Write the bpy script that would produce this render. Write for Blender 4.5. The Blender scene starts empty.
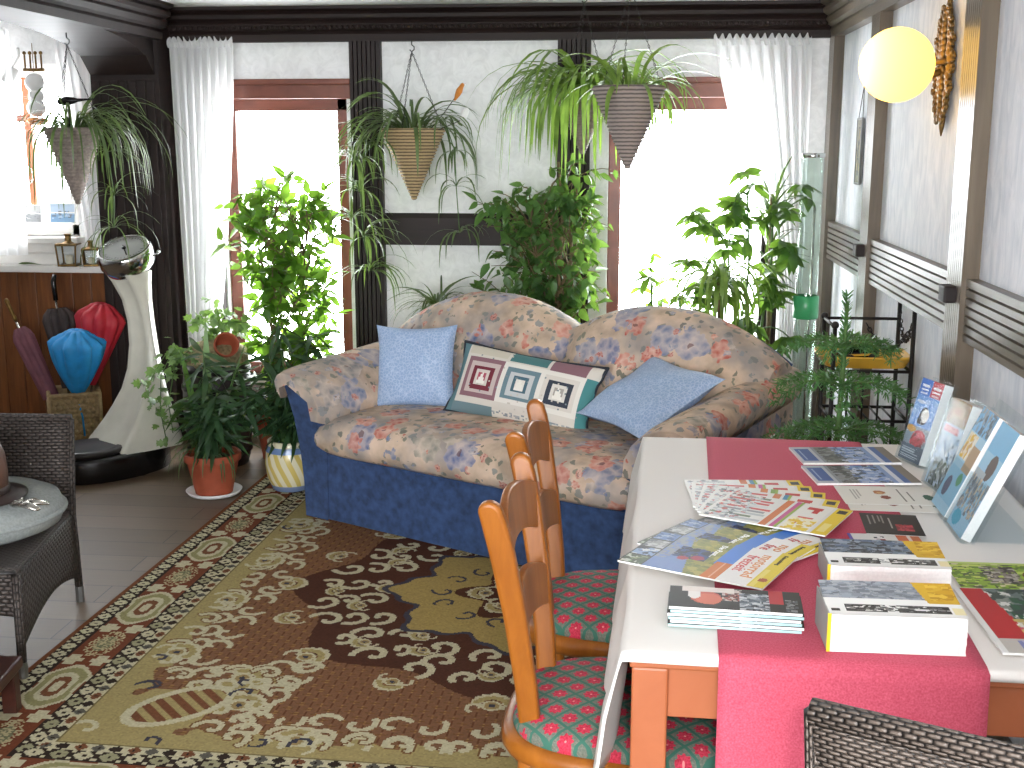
import bpy, math, random
import numpy as np
from mathutils import Matrix, Vector
sc = bpy.context.scene
PI = math.pi
random.seed(7)
RNG = np.random.default_rng(11)

# ------------------------------------------------------------------ camera, world, big lights, exposure
cam_d = bpy.data.cameras.new('camera'); cam = bpy.data.objects.new('camera', cam_d)
sc.collection.objects.link(cam); sc.camera = cam
cam.location = (0, 0, 1.6)
cam.rotation_euler = (math.radians(90 - 11.45), 0, math.radians(5.74))
cam_d.sensor_width = 36; cam_d.lens = 1200 / 1024 * 36; cam_d.clip_start = .05
sc.view_settings.view_transform = 'Standard'; sc.view_settings.look = 'None'
sc.view_settings.gamma = 1; sc.view_settings.use_curve_mapping = False
sc.view_settings.exposure = 0.42
try:
    sc.cycles.use_denoising = True
    sc.cycles.max_bounces = 10; sc.cycles.diffuse_bounces = 5; sc.cycles.transparent_max_bounces = 24
    sc.cycles.caustics_reflective = False; sc.cycles.caustics_refractive = False
    sc.cycles.sample_clamp_indirect = 6
except Exception: pass
w = bpy.data.worlds.new('daylight'); sc.world = w; w.use_nodes = True
bg = w.node_tree.nodes['Background']; bg.inputs[0].default_value = (.93, .97, 1, 1); bg.inputs[1].default_value = 20.0

def lamp(name, typ, loc, energy, col=(1, 1, 1), **k):
    d = bpy.data.lights.new(name, typ); o = bpy.data.objects.new(name, d); sc.collection.objects.link(o)
    d.energy = energy; d.color = col; o.location = loc
    for a, b in k.items(): setattr(d, a, b)
    return o
lamp('camera_flash', 'POINT', (.07, .02, 1.63), 50, (1, .98, .96), shadow_soft_size=.02)
def portal(loc, rot, sx, sy):
    o = lamp('window_portal', 'AREA', loc, 1, shape='RECTANGLE', size=sx, size_y=sy); o.rotation_euler = rot
    o.data.cycles.is_portal = True
portal((-1.83, 6.44, 1.2), (-PI/2, 0, 0), .72, 1.3); portal((.34, 6.44, 1.2), (-PI/2, 0, 0), .96, 1.3)
portal((-3.6, 6.44, 1.55), (-PI/2, 0, 0), 1.3, .95); portal((-.75, -2.04, 1.4), (PI/2, 0, 0), 3.3, 1.5)  # last portal serves the added window behind the camera

# ------------------------------------------------------------------ materials
def lin(h):
    h = h.lstrip('#'); r = []
    for i in (0, 2, 4):
        c = int(h[i:i+2], 16) / 255; r.append(c / 12.92 if c <= .04045 else ((c + .055) / 1.055) ** 2.4)
    return tuple(r) + (1,)
def L3(h): return np.array(lin(h)[:3])

class NT:
    def __init__(s, name):
        s.m = bpy.data.materials.new(name); s.m.use_nodes = True; s.t = s.m.node_tree; s.n = s.t.nodes
        s.p = s.n['Principled BSDF']; s.out = s.n['Material Output']; s._tc = None
    def node(s, typ, **k):
        x = s.n.new(typ)
        for a, b in k.items(): setattr(x, a, b)
        return x
    def link(s, a, b): s.t.links.new(a, b)
    def set(s, node, **k):
        for a, b in k.items():
            i = node.inputs[a.replace('_', ' ')]
            if hasattr(b, 'is_linked') or isinstance(b, bpy.types.NodeSocket): s.link(b, i)
            else: i.default_value = b
    def obj(s, sx=1, sy=1, sz=1, rot=(0, 0, 0), which='Object'):
        if s._tc is None: s._tc = s.node('ShaderNodeTexCoord')
        mp = s.node('ShaderNodeMapping'); mp.inputs['Scale'].default_value = (sx, sy, sz); mp.inputs['Rotation'].default_value = rot
        s.link(s._tc.outputs[which], mp.inputs[0]); return mp.outputs[0]
    def noise(s, vec, scale, detail=3, rough=.5, dist=0):
        x = s.node('ShaderNodeTexNoise'); s.link(vec, x.inputs['Vector'])
        x.inputs['Scale'].default_value = scale; x.inputs['Detail'].default_value = detail
        x.inputs['Roughness'].default_value = rough; x.inputs['Distortion'].default_value = dist; return x
    def vor(s, vec, scale, feature='F1', rnd=1):
        x = s.node('ShaderNodeTexVoronoi', feature=feature); s.link(vec, x.inputs['Vector'])
        x.inputs['Scale'].default_value = scale; x.inputs['Randomness'].default_value = rnd; return x
    def math(s, op, a, b=0, c=0, clamp=False):
        x = s.node('ShaderNodeMath', operation=op, use_clamp=clamp)
        for i, v in enumerate((a, b, c)):
            if isinstance(v, bpy.types.NodeSocket): s.link(v, x.inputs[i])
            else: x.inputs[i].default_value = v
        return x.outputs[0]
    def ramp(s, fac, stops, interp='LINEAR'):
        x = s.node('ShaderNodeValToRGB'); s.link(fac, x.inputs[0]); e = x.color_ramp.elements; x.color_ramp.interpolation = interp
        while len(e) < len(stops): e.new(.5)
        for i, (p, c) in enumerate(stops):
            e[i].position = p; e[i].color = c if len(c) == 4 else tuple(c) + (1,)
        return x.outputs[0]
    def mix(s, fac, a, b, mode='MIX'):
        x = s.node('ShaderNodeMix', data_type='RGBA', blend_type=mode)
        for i, v in ((0, fac), (6, a), (7, b)):
            if isinstance(v, bpy.types.NodeSocket): s.link(v, x.inputs[i])
            else: x.inputs[i].default_value = v
        return x.outputs[2]
    def bump(s, h, strength=.3, dist=.01):
        x = s.node('ShaderNodeBump'); s.link(h, x.inputs['Height']); x.inputs['Strength'].default_value = strength
        x.inputs['Distance'].default_value = dist; s.link(x.outputs[0], s.p.inputs['Normal'])
    def fin(s, color=None, rough=.5, metal=0, spec=None, sheen=0):
        if color is not None:
            if isinstance(color, bpy.types.NodeSocket): s.link(color, s.p.inputs['Base Color'])
            else: s.p.inputs['Base Color'].default_value = color
        s.p.inputs['Roughness'].default_value = rough; s.p.inputs['Metallic'].default_value = metal
        if spec is not None: s.p.inputs['Specular IOR Level'].default_value = spec
        if sheen: s.p.inputs['Sheen Weight'].default_value = sheen
        return s.m

def plain(name, h, rough=.5, metal=0, var=.12, scale=20, bump=0, spec=None):
    t = NT(name); n = t.noise(t.obj(), scale, 4); c = lin(h)
    a = tuple(x * (1 - var) for x in c[:3]) + (1,); b = tuple(min(1, x * (1 + var)) for x in c[:3]) + (1,)
    if bump: t.bump(n.outputs[0], bump, .005)
    return t.fin(t.ramp(n.outputs[0], [(.3, a), (.7, b)]), rough, metal, spec)

def wood(name, dark, light, sc_=(1, 1, 1), rough=.38, grain=30, spec=None, bump=.1):
    t = NT(name); v = t.obj(*sc_); n = t.noise(v, grain, 5, .6, .6); n2 = t.noise(v, grain * .2, 2)
    f = t.math('ADD', t.math('MULTIPLY', n.outputs[0], .65), t.math('MULTIPLY', n2.outputs[0], .35))
    t.bump(n.outputs[0], bump, .003)
    return t.fin(t.ramp(f, [(.32, lin(dark)), (.68, lin(light))]), rough, 0, spec)

def leafmat(name, dark, light, trans=.45, rough=.4):
    t = NT(name); n = t.noise(t.obj(), 14, 2); c = t.ramp(n.outputs[0], [(.3, lin(dark)), (.7, lin(light))])
    t.fin(c, rough); tr = t.node('ShaderNodeBsdfTranslucent'); mx = t.node('ShaderNodeMixShader'); mx.inputs[0].default_value = trans
    c2 = t.mix(.5, c, lin('9cc23c')); t.link(c2, tr.inputs[0])
    t.link(t.p.outputs[0], mx.inputs[1]); t.link(tr.outputs[0], mx.inputs[2]); t.link(mx.outputs[0], t.out.inputs[0]); return t.m

def sheer(name, col=(.96, .96, .96, 1), alpha=.25):
    t = NT(name); d = t.node('ShaderNodeBsdfDiffuse'); tr = t.node('ShaderNodeBsdfTranslucent'); tp = t.node('ShaderNodeBsdfTransparent')
    d.inputs[0].default_value = col; tr.inputs[0].default_value = col
    a = t.node('ShaderNodeMixShader'); a.inputs[0].default_value = .55; b = t.node('ShaderNodeMixShader')
    v = t.noise(t.obj(1, 1, .04), 60, 2); t.link(t.math('MULTIPLY_ADD', v.outputs[0], .3, alpha - .15), b.inputs[0])
    t.link(d.outputs[0], a.inputs[1]); t.link(tr.outputs[0], a.inputs[2]); t.link(a.outputs[0], b.inputs[1]); t.link(tp.outputs[0], b.inputs[2])
    t.link(b.outputs[0], t.out.inputs[0]); return t.m

def clear(name, tint=(1, 1, 1, 1), refl=.12, rough=.03, graze=None):
    t = NT(name); g = t.node('ShaderNodeBsdfGlossy'); g.inputs['Roughness'].default_value = rough
    tp = t.node('ShaderNodeBsdfTransparent'); tp.inputs[0].default_value = tint
    f = t.node('ShaderNodeLayerWeight'); f.inputs['Blend'].default_value = .5
    mx = t.node('ShaderNodeMixShader'); t.link(t.math('MULTIPLY_ADD', t.math('POWER', f.outputs['Facing'], 4), (graze if graze is not None else .16 if refl < .03 else .42), refl * .5, clamp=True), mx.inputs[0])
    t.link(tp.outputs[0], mx.inputs[1]); t.link(g.outputs[0], mx.inputs[2]); t.link(mx.outputs[0], t.out.inputs[0]); return t.m

def colattr(name, rough=.4, spec=None, bump=0, sheen=0):
    t = NT(name); a = t.node('ShaderNodeAttribute'); a.attribute_name = 'Col'
    if bump:
        n = t.noise(t.obj(), 400, 2); t.bump(n.outputs[0], bump, .002)
    return t.fin(a.outputs['Color'], rough, 0, spec, sheen)

def floral():
    t = NT('floral_upholstery'); v = t.obj()
    nz = t.noise(v, 26, 3); wv = t.node('ShaderNodeVectorMath', operation='MULTIPLY_ADD')
    t.link(nz.outputs['Color'], wv.inputs[0]); wv.inputs[1].default_value = (.05, .05, .05); t.link(v, wv.inputs[2]); wv = wv.outputs[0]
    base = t.ramp(t.noise(v, 9, 4).outputs[0], [(.35, lin('aa9683')), (.5, lin('c6af9a')), (.68, lin('dcc3ae'))])
    # sprigs of grey-green leaves
    lv = t.vor(wv, 26); lsel = t.node('ShaderNodeSeparateColor'); t.link(lv.outputs['Color'], lsel.inputs[0])
    lm = t.math('MULTIPLY', t.math('LESS_THAN', lv.outputs['Distance'], .38), t.math('GREATER_THAN', t.noise(v, 6.5, 2).outputs[0], .43))
    lm = t.math('MULTIPLY', lm, t.math('LESS_THAN', lsel.outputs[0], .75))
    c = t.mix(t.math('MULTIPLY', lm, .85), base, t.ramp(lsel.outputs[1], [(0, lin('5c6158')), (.5, lin('7b7d6c')), (1, lin('8a8f92'))]))
    def flowers(c, scale, rad, stops, cut, seed):
        vv = t.node('ShaderNodeVectorMath', operation='ADD'); t.link(wv, vv.inputs[0]); vv.inputs[1].default_value = (seed, seed * .7, seed * 1.3)
        f = t.vor(vv.outputs[0], scale, rnd=.9); s = t.node('ShaderNodeSeparateColor'); t.link(f.outputs['Color'], s.inputs[0])
        petal = t.vor(vv.outputs[0], scale * 4.2)
        d = t.math('ADD', f.outputs['Distance'], t.math('MULTIPLY', petal.outputs['Distance'], .22))
        m = t.math('MULTIPLY', t.math('LESS_THAN', d, rad), t.math('LESS_THAN', s.outputs[0], cut))
        col = t.ramp(s.outputs[1], stops, 'CONSTANT')
        col = t.mix(t.math('MULTIPLY', petal.outputs['Distance'], .7, clamp=True), col, lin('e8d2c0'))
        col = t.mix(t.math('MULTIPLY', t.math('LESS_THAN', f.outputs['Distance'], .08), .7), col, lin('5a3038'))
        return t.mix(t.math('MULTIPLY', m, .9), c, col)
    c = t.mix(t.math('MULTIPLY', t.ramp(t.noise(v, 5.5, 3).outputs[0], [(.45, (0, 0, 0)), (.62, (1, 1, 1))]), .55), c, lin('80848a'))
    c = flowers(c, 6.2, .56, [(0, lin('5f7396')), (.33, lin('71767d')), (.62, lin('7d8078')), (.85, lin('4f6592'))], .72, 0)
    c = flowers(c, 8.0, .46, [(0, lin('a83c32')), (.4, lin('b54e40')), (.8, lin('c26e60'))], .42, 3.3)
    c = flowers(c, 19, .42, [(0, lin('b65a4c')), (.35, lin('a33c38')), (.7, lin('75829a'))], .25, 7.9)
    t.bump(t.noise(v, 350, 2).outputs[0], .15, .002)
    return t.fin(c, .85, 0, .2)

def chair_fabric():
    t = NT('green_red_seat_fabric'); tc = t.node('ShaderNodeTexCoord'); sx = t.node('ShaderNodeSeparateXYZ'); t.link(tc.outputs['Object'], sx.inputs[0])
    def cell(a, o): # distance to the centre of a diamond lattice
        return t.math('SUBTRACT', t.math('FRACT', t.math('ADD', a, o)), .5)
    k = 1 / .046
    u = t.math('MULTIPLY', t.math('ADD', sx.outputs[0], sx.outputs[1]), k * .72); v = t.math('MULTIPLY', t.math('SUBTRACT', sx.outputs[0], sx.outputs[1]), k * .72)
    a, b = cell(u, 0), cell(v, 0)
    d = t.math('SQRT', t.math('ADD', t.math('MULTIPLY', a, a), t.math('MULTIPLY', b, b)))
    ang = t.math('ARCTAN2', b, a); pet = t.math('MULTIPLY_ADD', t.math('COSINE', t.math('MULTIPLY', ang, 8)), .045, .32)
    red = t.math('LESS_THAN', d, pet); mid = t.math('LESS_THAN', d, .05)
    line = t.math('GREATER_THAN', t.math('MAXIMUM', t.math('ABSOLUTE', a), t.math('ABSOLUTE', b)), .43)
    n = t.noise(tc.outputs['Object'], 260, 2).outputs[0]
    c = t.ramp(n, [(.3, lin('5d635a')), (.7, lin('787a6e'))])
    c = t.mix(line, c, lin('3d6b5c')); c = t.mix(red, c, t.ramp(n, [(.3, lin('a02338')), (.7, lin('cf4258'))])); c = t.mix(mid, c, lin('d88a86'))
    t.bump(n, .2, .002); return t.fin(c, .8, 0, .2)

def rattan(name, dark, light, k=1):
    t = NT(name); tc = t.node('ShaderNodeTexCoord'); sx = t.node('ShaderNodeSeparateXYZ'); t.link(tc.outputs['UV'], sx.inputs[0])
    r = t.math('FLOOR', t.math('MULTIPLY', sx.outputs[1], 90 * k)); off = t.math('MULTIPLY', t.math('MODULO', r, 2), .5)
    fx = t.math('ABSOLUTE', t.math('SUBTRACT', t.math('FRACT', t.math('ADD', t.math('MULTIPLY', sx.outputs[0], 38 * k), off)), .5))
    fy = t.math('ABSOLUTE', t.math('SUBTRACT', t.math('FRACT', t.math('MULTIPLY', sx.outputs[1], 90 * k)), .5))
    h = t.math('SUBTRACT', 1, t.math('ADD', t.math('POWER', t.math('MULTIPLY', fx, 2), 4), t.math('POWER', t.math('MULTIPLY', fy, 2), 3)), clamp=True)
    t.bump(h, .9, .006); c = t.ramp(h, [(0, lin('15100e')), (.12, lin(dark)), (1, lin(light))]); return t.fin(c, .5)

M = {}
def setup_materials():
    # plaster with thick brush strokes
    for nm, a, b, sx in (('plaster', 'e4e4e4', 'f3f3f3', (1, 1, 1)), ('wallpaper', 'd6dae2', 'ecedf2', (1, 1, .35))):
        t = NT(nm); v = t.obj(*sx); n = t.noise(v, 16, 5, .6, 1.2); n2 = t.vor(v, 22, 'SMOOTH_F1')
        hgt = t.math('ADD', n.outputs[0], t.math('MULTIPLY', n2.outputs['Distance'], .5)); t.bump(hgt, .28, .008)
        M[nm] = t.fin(t.ramp(n.outputs[0], [(.35, lin(a)), (.62, lin(b))]), .75)
    M['ceiling'] = plain('ceiling_paint', 'd6d6d6', .8, var=.04, scale=5)
    # floor boards run along x
    t = NT('floor_boards'); v = t.obj(); br = t.node('ShaderNodeTexBrick'); t.link(v, br.inputs['Vector'])
    br.inputs['Scale'].default_value = 1; br.inputs['Brick Width'].default_value = 1.25; br.inputs['Row Height'].default_value = .16
    br.inputs['Mortar Size'].default_value = .002; br.inputs['Color1'].default_value = lin('66543f'); br.inputs['Color2'].default_value = lin('7b6852'); br.inputs['Mortar'].default_value = lin('2c2522')
    g = t.noise(t.obj(1.5, 22, 1), 3.2, 6, .65, .8); c = t.mix(.75, br.outputs[0], t.ramp(g.outputs[0], [(.3, lin('4c4036')), (.55, lin('94826c')), (.75, lin('b39f84'))]), 'MULTIPLY')
    c = t.mix(.45, c, br.outputs[0]); t.bump(br.outputs['Fac'], .2, -.002); M['floor'] = t.fin(c, .5)
    M['beam'] = wood('dark_beam', '170f0e', '2a1d1a', (1, 1, .12), .55, 22, spec=.3)
    M['beamx'] = wood('dark_beam_along', '170f0e', '2a1d1a', (.12, 1, 1), .55, 22, spec=.3)
    M['beamr'] = wood('painted_sheen_beam', '4a3f34', '6e6150', (1, 1, .1), .3, 24)  # the dark timber again, lamp and window sheen put into its colour
    M['beam_sheen_y'] = wood('painted_sheen_rail', '4a4136', '706454', (1, .1, 1), .33, 24)  # rails and crown lightened likewise, reflected light painted into the wood
    M['winwood'] = wood('window_wood', '5c2a1c', '7e4430', (.3, 1, .3), .4, 20)
    M['panel'] = wood('pine_panel', '5a3113', '8a5226', (3, 1, .25), .42, 14)
    M['whitewood'] = plain('white_painted_wood', 'e6e3de', .45, var=.03)
    M['glass'] = clear('window_glass', (1, 1, 1, 1), .05)
    M['acrylic'] = clear('clear_acrylic', (.94, .96, .97, 1), .02, .1)
    M['dialglass'] = clear('dial_glass', (.97, .97, .97, 1), .004, .05, .02)
    M['tube'] = clear('clear_tube', (.93, .97, .95, 1), .12, .04)
    M['sheer'] = sheer('sheer_curtain', (.92, .92, .92, 1), alpha=.12)
    M['floral'] = floral()
    t = NT('blue_velvet'); n = t.noise(t.obj(), 30, 4); M['blue'] = t.fin(t.ramp(n.outputs[0], [(.3, lin('1f3152')), (.7, lin('354f7a'))]), .7, 0, .25, .3)
    t = NT('light_blue_damask'); v = t.obj(); vo = t.vor(v, 75, 'DISTANCE_TO_EDGE'); n = t.noise(v, 60, 2)
    t.bump(n.outputs[0], .15, .002)
    M['bluecush'] = t.fin(t.ramp(t.math('ADD', vo.outputs[0], t.math('MULTIPLY', n.outputs[0], .3)), [(.12, lin('b9cae3')), (.3, lin('94acd0'))]), .5, 0, .4)
    M['piping'] = plain('dark_piping', '2b2f38', .8)
    M['chairwood'] = wood('honey_wood', '7c4412', 'a86624', (1, 1, .2), .34, 16, spec=.35, bump=.03)
    M['seatfab'] = chair_fabric()
    M['tablewood'] = wood('orange_table_wood', '96522f', 'aa623e', (.3, .3, .3), .45, 18, bump=.04)
    t = NT('white_linen'); n = t.noise(t.obj(), 420, 2); t.bump(n.outputs[0], .1, .001); M['linen'] = t.fin(lin('ebe7e2'), .8)
    t = NT('red_linen'); n = t.noise(t.obj(), 300, 3); t.bump(n.outputs[0], .2, .001); M['red'] = t.fin(t.ramp(n.outputs[0], [(.3, lin('b23c52')), (.7, lin('cb5a6f'))]), .85)
    M['paint'] = colattr('printed_paper', .5, .25)
    M['patch'] = colattr('patchwork', .85, .2, .2)
    M['rug'] = colattr('rug_pile', .95, .1, .3)
    M['pages'] = plain('paper_pages', 'efefec', .7, var=.05, scale=200)
    M['rattan'] = rattan('dark_rattan', '2b2421', '4a413c', 1.0)
    M['rattan2'] = rattan('brown_rattan', '3a322d', '655a52', 1.6)
    M['legmetal'] = plain('grey_metal', '8a8a88', .35, .8)
    M['chrome'] = plain('chrome', 'c8c8c8', .12, 1, var=.02)
    M['iron'] = plain('black_iron', '201c1b', .5, .4)
    M['brass'] = plain('aged_brass', '745a30', .45, .7, var=.4, scale=60)
    M['black'] = plain('black_gloss', '161414', .25)
    M['blackrib'] = plain('black_rubber', '241f1e', .5)
    M['cream'] = plain('cream_enamel', 'cfccbf', .28, var=.04)
    M['dial'] = plain('dial_face', '9c9d99', .6, var=.05)
    M['terra'] = plain('terracotta', '9e4c31', .7)
    M['white'] = plain('white_plastic', 'e8e8e6', .35, var=.03)
    M['soil'] = plain('soil', '33251c', .95, var=.4, scale=80, bump=.6)
    M['moss'] = plain('dry_moss', '8a805e', .95, var=.4, scale=60, bump=.8)
    M['barrel'] = wood('dark_barrel', '17100e', '2c211d', (1, 1, .2), .45)
    M['mahog'] = wood('red_brown_wood', '2c1510', '4a241a', (1, .2, 1), .35)
    M['straw'] = plain('straw', '9c845e', .75, var=.25, scale=50)
    for nm, ca, cb in (('coil', '5f4f3a', 'b59c74'), ('coilgrey', '5c5450', '9c908a')):
        t = NT(nm + '_basketry'); v = t.obj(); sx = t.node('ShaderNodeSeparateXYZ'); t.link(v, sx.inputs[0]); n = t.noise(v, 60, 3)
        s_ = t.math('SINE', t.math('ADD', t.math('MULTIPLY', sx.outputs[2], 2*PI/.0157), t.math('MULTIPLY', n.outputs[0], 1.6))); M[nm] = t.fin(t.ramp(t.math('MULTIPLY_ADD', s_, .5, .5), [(.1, lin(ca)), (.6, lin(cb))]), .75)
    M['strawd'] = plain('grey_wicker', '8c7f78', .75, var=.3, scale=60)
    M['stem'] = plain('woody_stem', '6a5a3e', .8, var=.3)
    M['gstem'] = plain('green_stem', '4d6b34', .7, var=.2)
    M['ficus'] = leafmat('ficus_leaf', '35611c', '6a9c36', .5)
    M['ficus2'] = leafmat('weeping_fig_leaf', '2f4f2a', '5a8544', .33)
    M['spider'] = leafmat('spider_leaf', '3d5e26', '8aa552', .4)
    M['spiderd'] = leafmat('dark_spider_leaf', '34482c', '687a52', .22)
    M['dark_leaf'] = leafmat('dark_leaf', '1c3320', '3a5a38', .2)
    M['schef'] = leafmat('glossy_leaf', '22451d', '4a7733', .33, .3)
    M['ivy'] = leafmat('ivy_leaf', '3d6230', '8fae6c', .3)
    M['pine'] = leafmat('norfolk_needles', '2a5530', '55894e', .25)
    M['yellow'] = plain('yellow_lacquer', 'd6a53a', .3, var=.08)
    M['grey_cush'] = plain('grey_cushion', '8f9492', .85, var=.15, scale=120, bump=.2)
    M['silver'] = plain('silver', 'b8b4ac', .25, .9, var=.2)
    M['brownl'] = plain('brown_leather', '5f4234', .5, var=.2)
    M['dkbrown'] = plain('dark_brown_band', '2a1c18', .5)
    M['orange'] = plain('orange_feather', 'c67a2e', .7, var=.2)
    M['umb_black'] = plain('black_cloth', '3a302e', .75, var=.2)
    M['umb_red'] = plain('red_cloth', 'a81c2c', .6, var=.15)
    M['umb_blue'] = plain('blue_cloth', '1f86c4', .6, var=.15)
    M['umb_maroon'] = plain('mauve_cloth', '7a4a54', .7, var=.15)
    M['candle'] = plain('candle_wax', 'e0d6bd', .6)
    M['greenglass'] = plain('green_cuff', '3f9a64', .3, var=.1)
    t = NT('lamp_globe'); em = t.node('ShaderNodeEmission'); em.inputs[0].default_value = (1, .66, .15, 1); em.inputs[1].default_value = .36
    tr = t.node('ShaderNodeBsdfTranslucent'); tr.inputs[0].default_value = (.80, .60, .22, 1); ad = t.node('ShaderNodeAddShader'); t.link(em.outputs[0], ad.inputs[0]); t.link(tr.outputs[0], ad.inputs[1]); t.link(ad.outputs[0], t.out.inputs[0]); M['globe'] = t.m
    for nm, h in (('t_red', 'b8302c'), ('t_orange', 'c9803a'), ('t_white', 'f2f2f0'), ('t_dark', '22221f'), ('t_yellow', 'e8c832'), ('t_blue', '2c4f9c'), ('t_green', '2f6b4a')):
        M[nm] = plain(nm.replace('t_', 'ink_'), h, .4, var=.02)
setup_materials()

# ------------------------------------------------------------------ mesh helpers
class MB:
    def __init__(s): s.v = []; s.f = []; s.mi = []; s.uv = []; s.M = Matrix()
    def add(s, vs, fs, mi=0, uvs=None):
        o = len(s.v); s.v += [tuple(s.M @ Vector(p)) for p in vs]
        for i, f in enumerate(fs):
            s.f.append([o + k for k in f]); s.mi.append(mi); s.uv.append(uvs[i] if uvs else None)
        return s
    def box(s, c, d, rot=None, mi=0):
        R = rot if rot is not None else Matrix()
        x, y, z = d[0] / 2, d[1] / 2, d[2] / 2
        vs = [Vector(c) + R @ Vector(p) for p in ((-x,-y,-z),(x,-y,-z),(x,y,-z),(-x,y,-z),(-x,-y,z),(x,-y,z),(x,y,z),(-x,y,z))]
        fs = [(3,2,1,0),(4,5,6,7),(0,1,5,4),(2,3,7,6),(1,2,6,5),(3,0,4,7)]
        dims = [(0,1),(0,1),(0,2),(0,2),(1,2),(1,2)]; uv = []
        P = ((-x,-y,-z),(x,-y,-z),(x,y,-z),(-x,y,-z),(-x,-y,z),(x,-y,z),(x,y,z),(-x,y,z))
        for f, (a, b) in zip(fs, dims): uv.append([(P[k][a], P[k][b]) for k in f])
        return s.add(vs, fs, mi, uv)
    def b2(s, x0, x1, y0, y1, z0, z1, mi=0): return s.box(((x0+x1)/2, (y0+y1)/2, (z0+z1)/2), (abs(x1-x0), abs(y1-y0), abs(z1-z0)), None, mi)
    def tube(s, path, r, n=8, cap=True, mi=0, flat=1.0):
        P = [Vector(p) for p in path]; rs = r if isinstance(r, (list, tuple)) else [r] * len(P)
        vs = []; T0 = (P[1] - P[0]).normalized(); a = Vector((0, 0, 1)) if abs(T0.z) < .9 else Vector((1, 0, 0)); nx = T0.cross(a).normalized()
        for i, p in enumerate(P):
            T = ((P[min(i+1, len(P)-1)] - P[max(i-1, 0)])).normalized(); nx = (nx - T * nx.dot(T)).normalized(); ny = T.cross(nx)
            for k in range(n):
                t = 2 * PI * k / n; vs.append(p + (nx * math.cos(t) + ny * math.sin(t) * flat) * rs[i])
        fs = [(i*n+k, i*n+(k+1) % n, (i+1)*n+(k+1) % n, (i+1)*n+k) for i in range(len(P)-1) for k in range(n)]
        ds = [0]
        for i in range(1, len(P)): ds.append(ds[-1] + (P[i]-P[i-1]).length)
        cw = 2*PI*max(rs)/n; uv = [[(ds[i], k*cw), (ds[i], (k+1)*cw), (ds[i+1], (k+1)*cw), (ds[i+1], k*cw)] for i in range(len(P)-1) for k in range(n)]
        if cap: fs += [tuple(range(n))[::-1], tuple((len(P)-1)*n + k for k in range(n))]; uv += [[(0, 0)]*n]*2
        return s.add(vs, fs, mi, uv)
    def lathe(s, prof, n=24, c=(0, 0, 0), mi=0, wob=None, sx=1, sy=1, cap=True):
        vs = []
        for j, (r, z) in enumerate(prof):
            for k in range(n):
                t = 2 * PI * k / n; rr = r * (wob(t, j / (len(prof)-1)) if wob else 1)
                vs.append((c[0] + rr * math.cos(t) * sx, c[1] + rr * math.sin(t) * sy, c[2] + z))
        fs = [(j*n+k, j*n+(k+1) % n, (j+1)*n+(k+1) % n, (j+1)*n+k) for j in range(len(prof)-1) for k in range(n)]
        if cap: fs += [tuple(range(n))[::-1], tuple((len(prof)-1)*n + k for k in range(n))]
        return s.add(vs, fs, mi)
    def sph(s, c, r, n=16, m=10, sx=1, sy=1, sz=1, mi=0):
        prof = [(math.sin(PI * j / m) * r + 1e-5, -math.cos(PI * j / m) * r * sz) for j in range(m + 1)]
        return s.lathe(prof, n, c, mi, None, sx, sy)
    def grid(s, P, cu=False, cv=False, mi=0, flip=False):
        nu, nv = len(P), len(P[0]); vs = [p for row in P for p in row]; fs = []
        for i in range(nu if cu else nu - 1):
            for j in range(nv if cv else nv - 1):
                a, b, c, d = i*nv+j, ((i+1) % nu)*nv+j, ((i+1) % nu)*nv+(j+1) % nv, i*nv+(j+1) % nv
                fs.append((a, d, c, b) if flip else (a, b, c, d))
        return s.add(vs, fs, mi)
    def prism(s, poly, d, frame=None, mi=0):
        """poly in local xy, extruded along local z from 0 to d, placed by frame"""
        F = frame or Matrix(); n = len(poly)
        vs = [F @ Vector((x, y, 0)) for x, y in poly] + [F @ Vector((x, y, d)) for x, y in poly]
        fs = [tuple(range(n))[::-1], tuple(range(n, 2*n))] + [(i, (i+1) % n, n+(i+1) % n, n+i) for i in range(n)]
        return s.add(vs, fs, mi)
    def build(s, name, mat, parent=None, smooth=False, bevel=0, seg=2, subsurf=0, solid=0):
        me = bpy.data.meshes.new(name); me.from_pydata([tuple(v) for v in s.v], [], s.f)
        for m in (mat if isinstance(mat, (list, tuple)) else [mat]): me.materials.append(m)
        me.polygons.foreach_set('material_index', s.mi)
        if any(u is not None for u in s.uv):
            ul = me.uv_layers.new(name='UVMap')
            for p, u in zip(me.polygons, s.uv):
                if u:
                    for li, q in zip(p.loop_indices, u): ul.data[li].uv = q
        if smooth: me.polygons.foreach_set('use_smooth', [True] * len(me.polygons))
        me.update()
        o = bpy.data.objects.new(name, me); sc.collection.objects.link(o)
        if parent: o.parent = parent
        if solid: q = o.modifiers.new('thickness', 'SOLIDIFY'); q.thickness = solid; q.offset = 0
        if bevel: q = o.modifiers.new('bevel', 'BEVEL'); q.width = bevel; q.segments = seg; q.limit_method = 'ANGLE'; q.angle_limit = .7
        if subsurf: q = o.modifiers.new('smooth', 'SUBSURF'); q.levels = q.render_levels = subsurf
        return o

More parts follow.
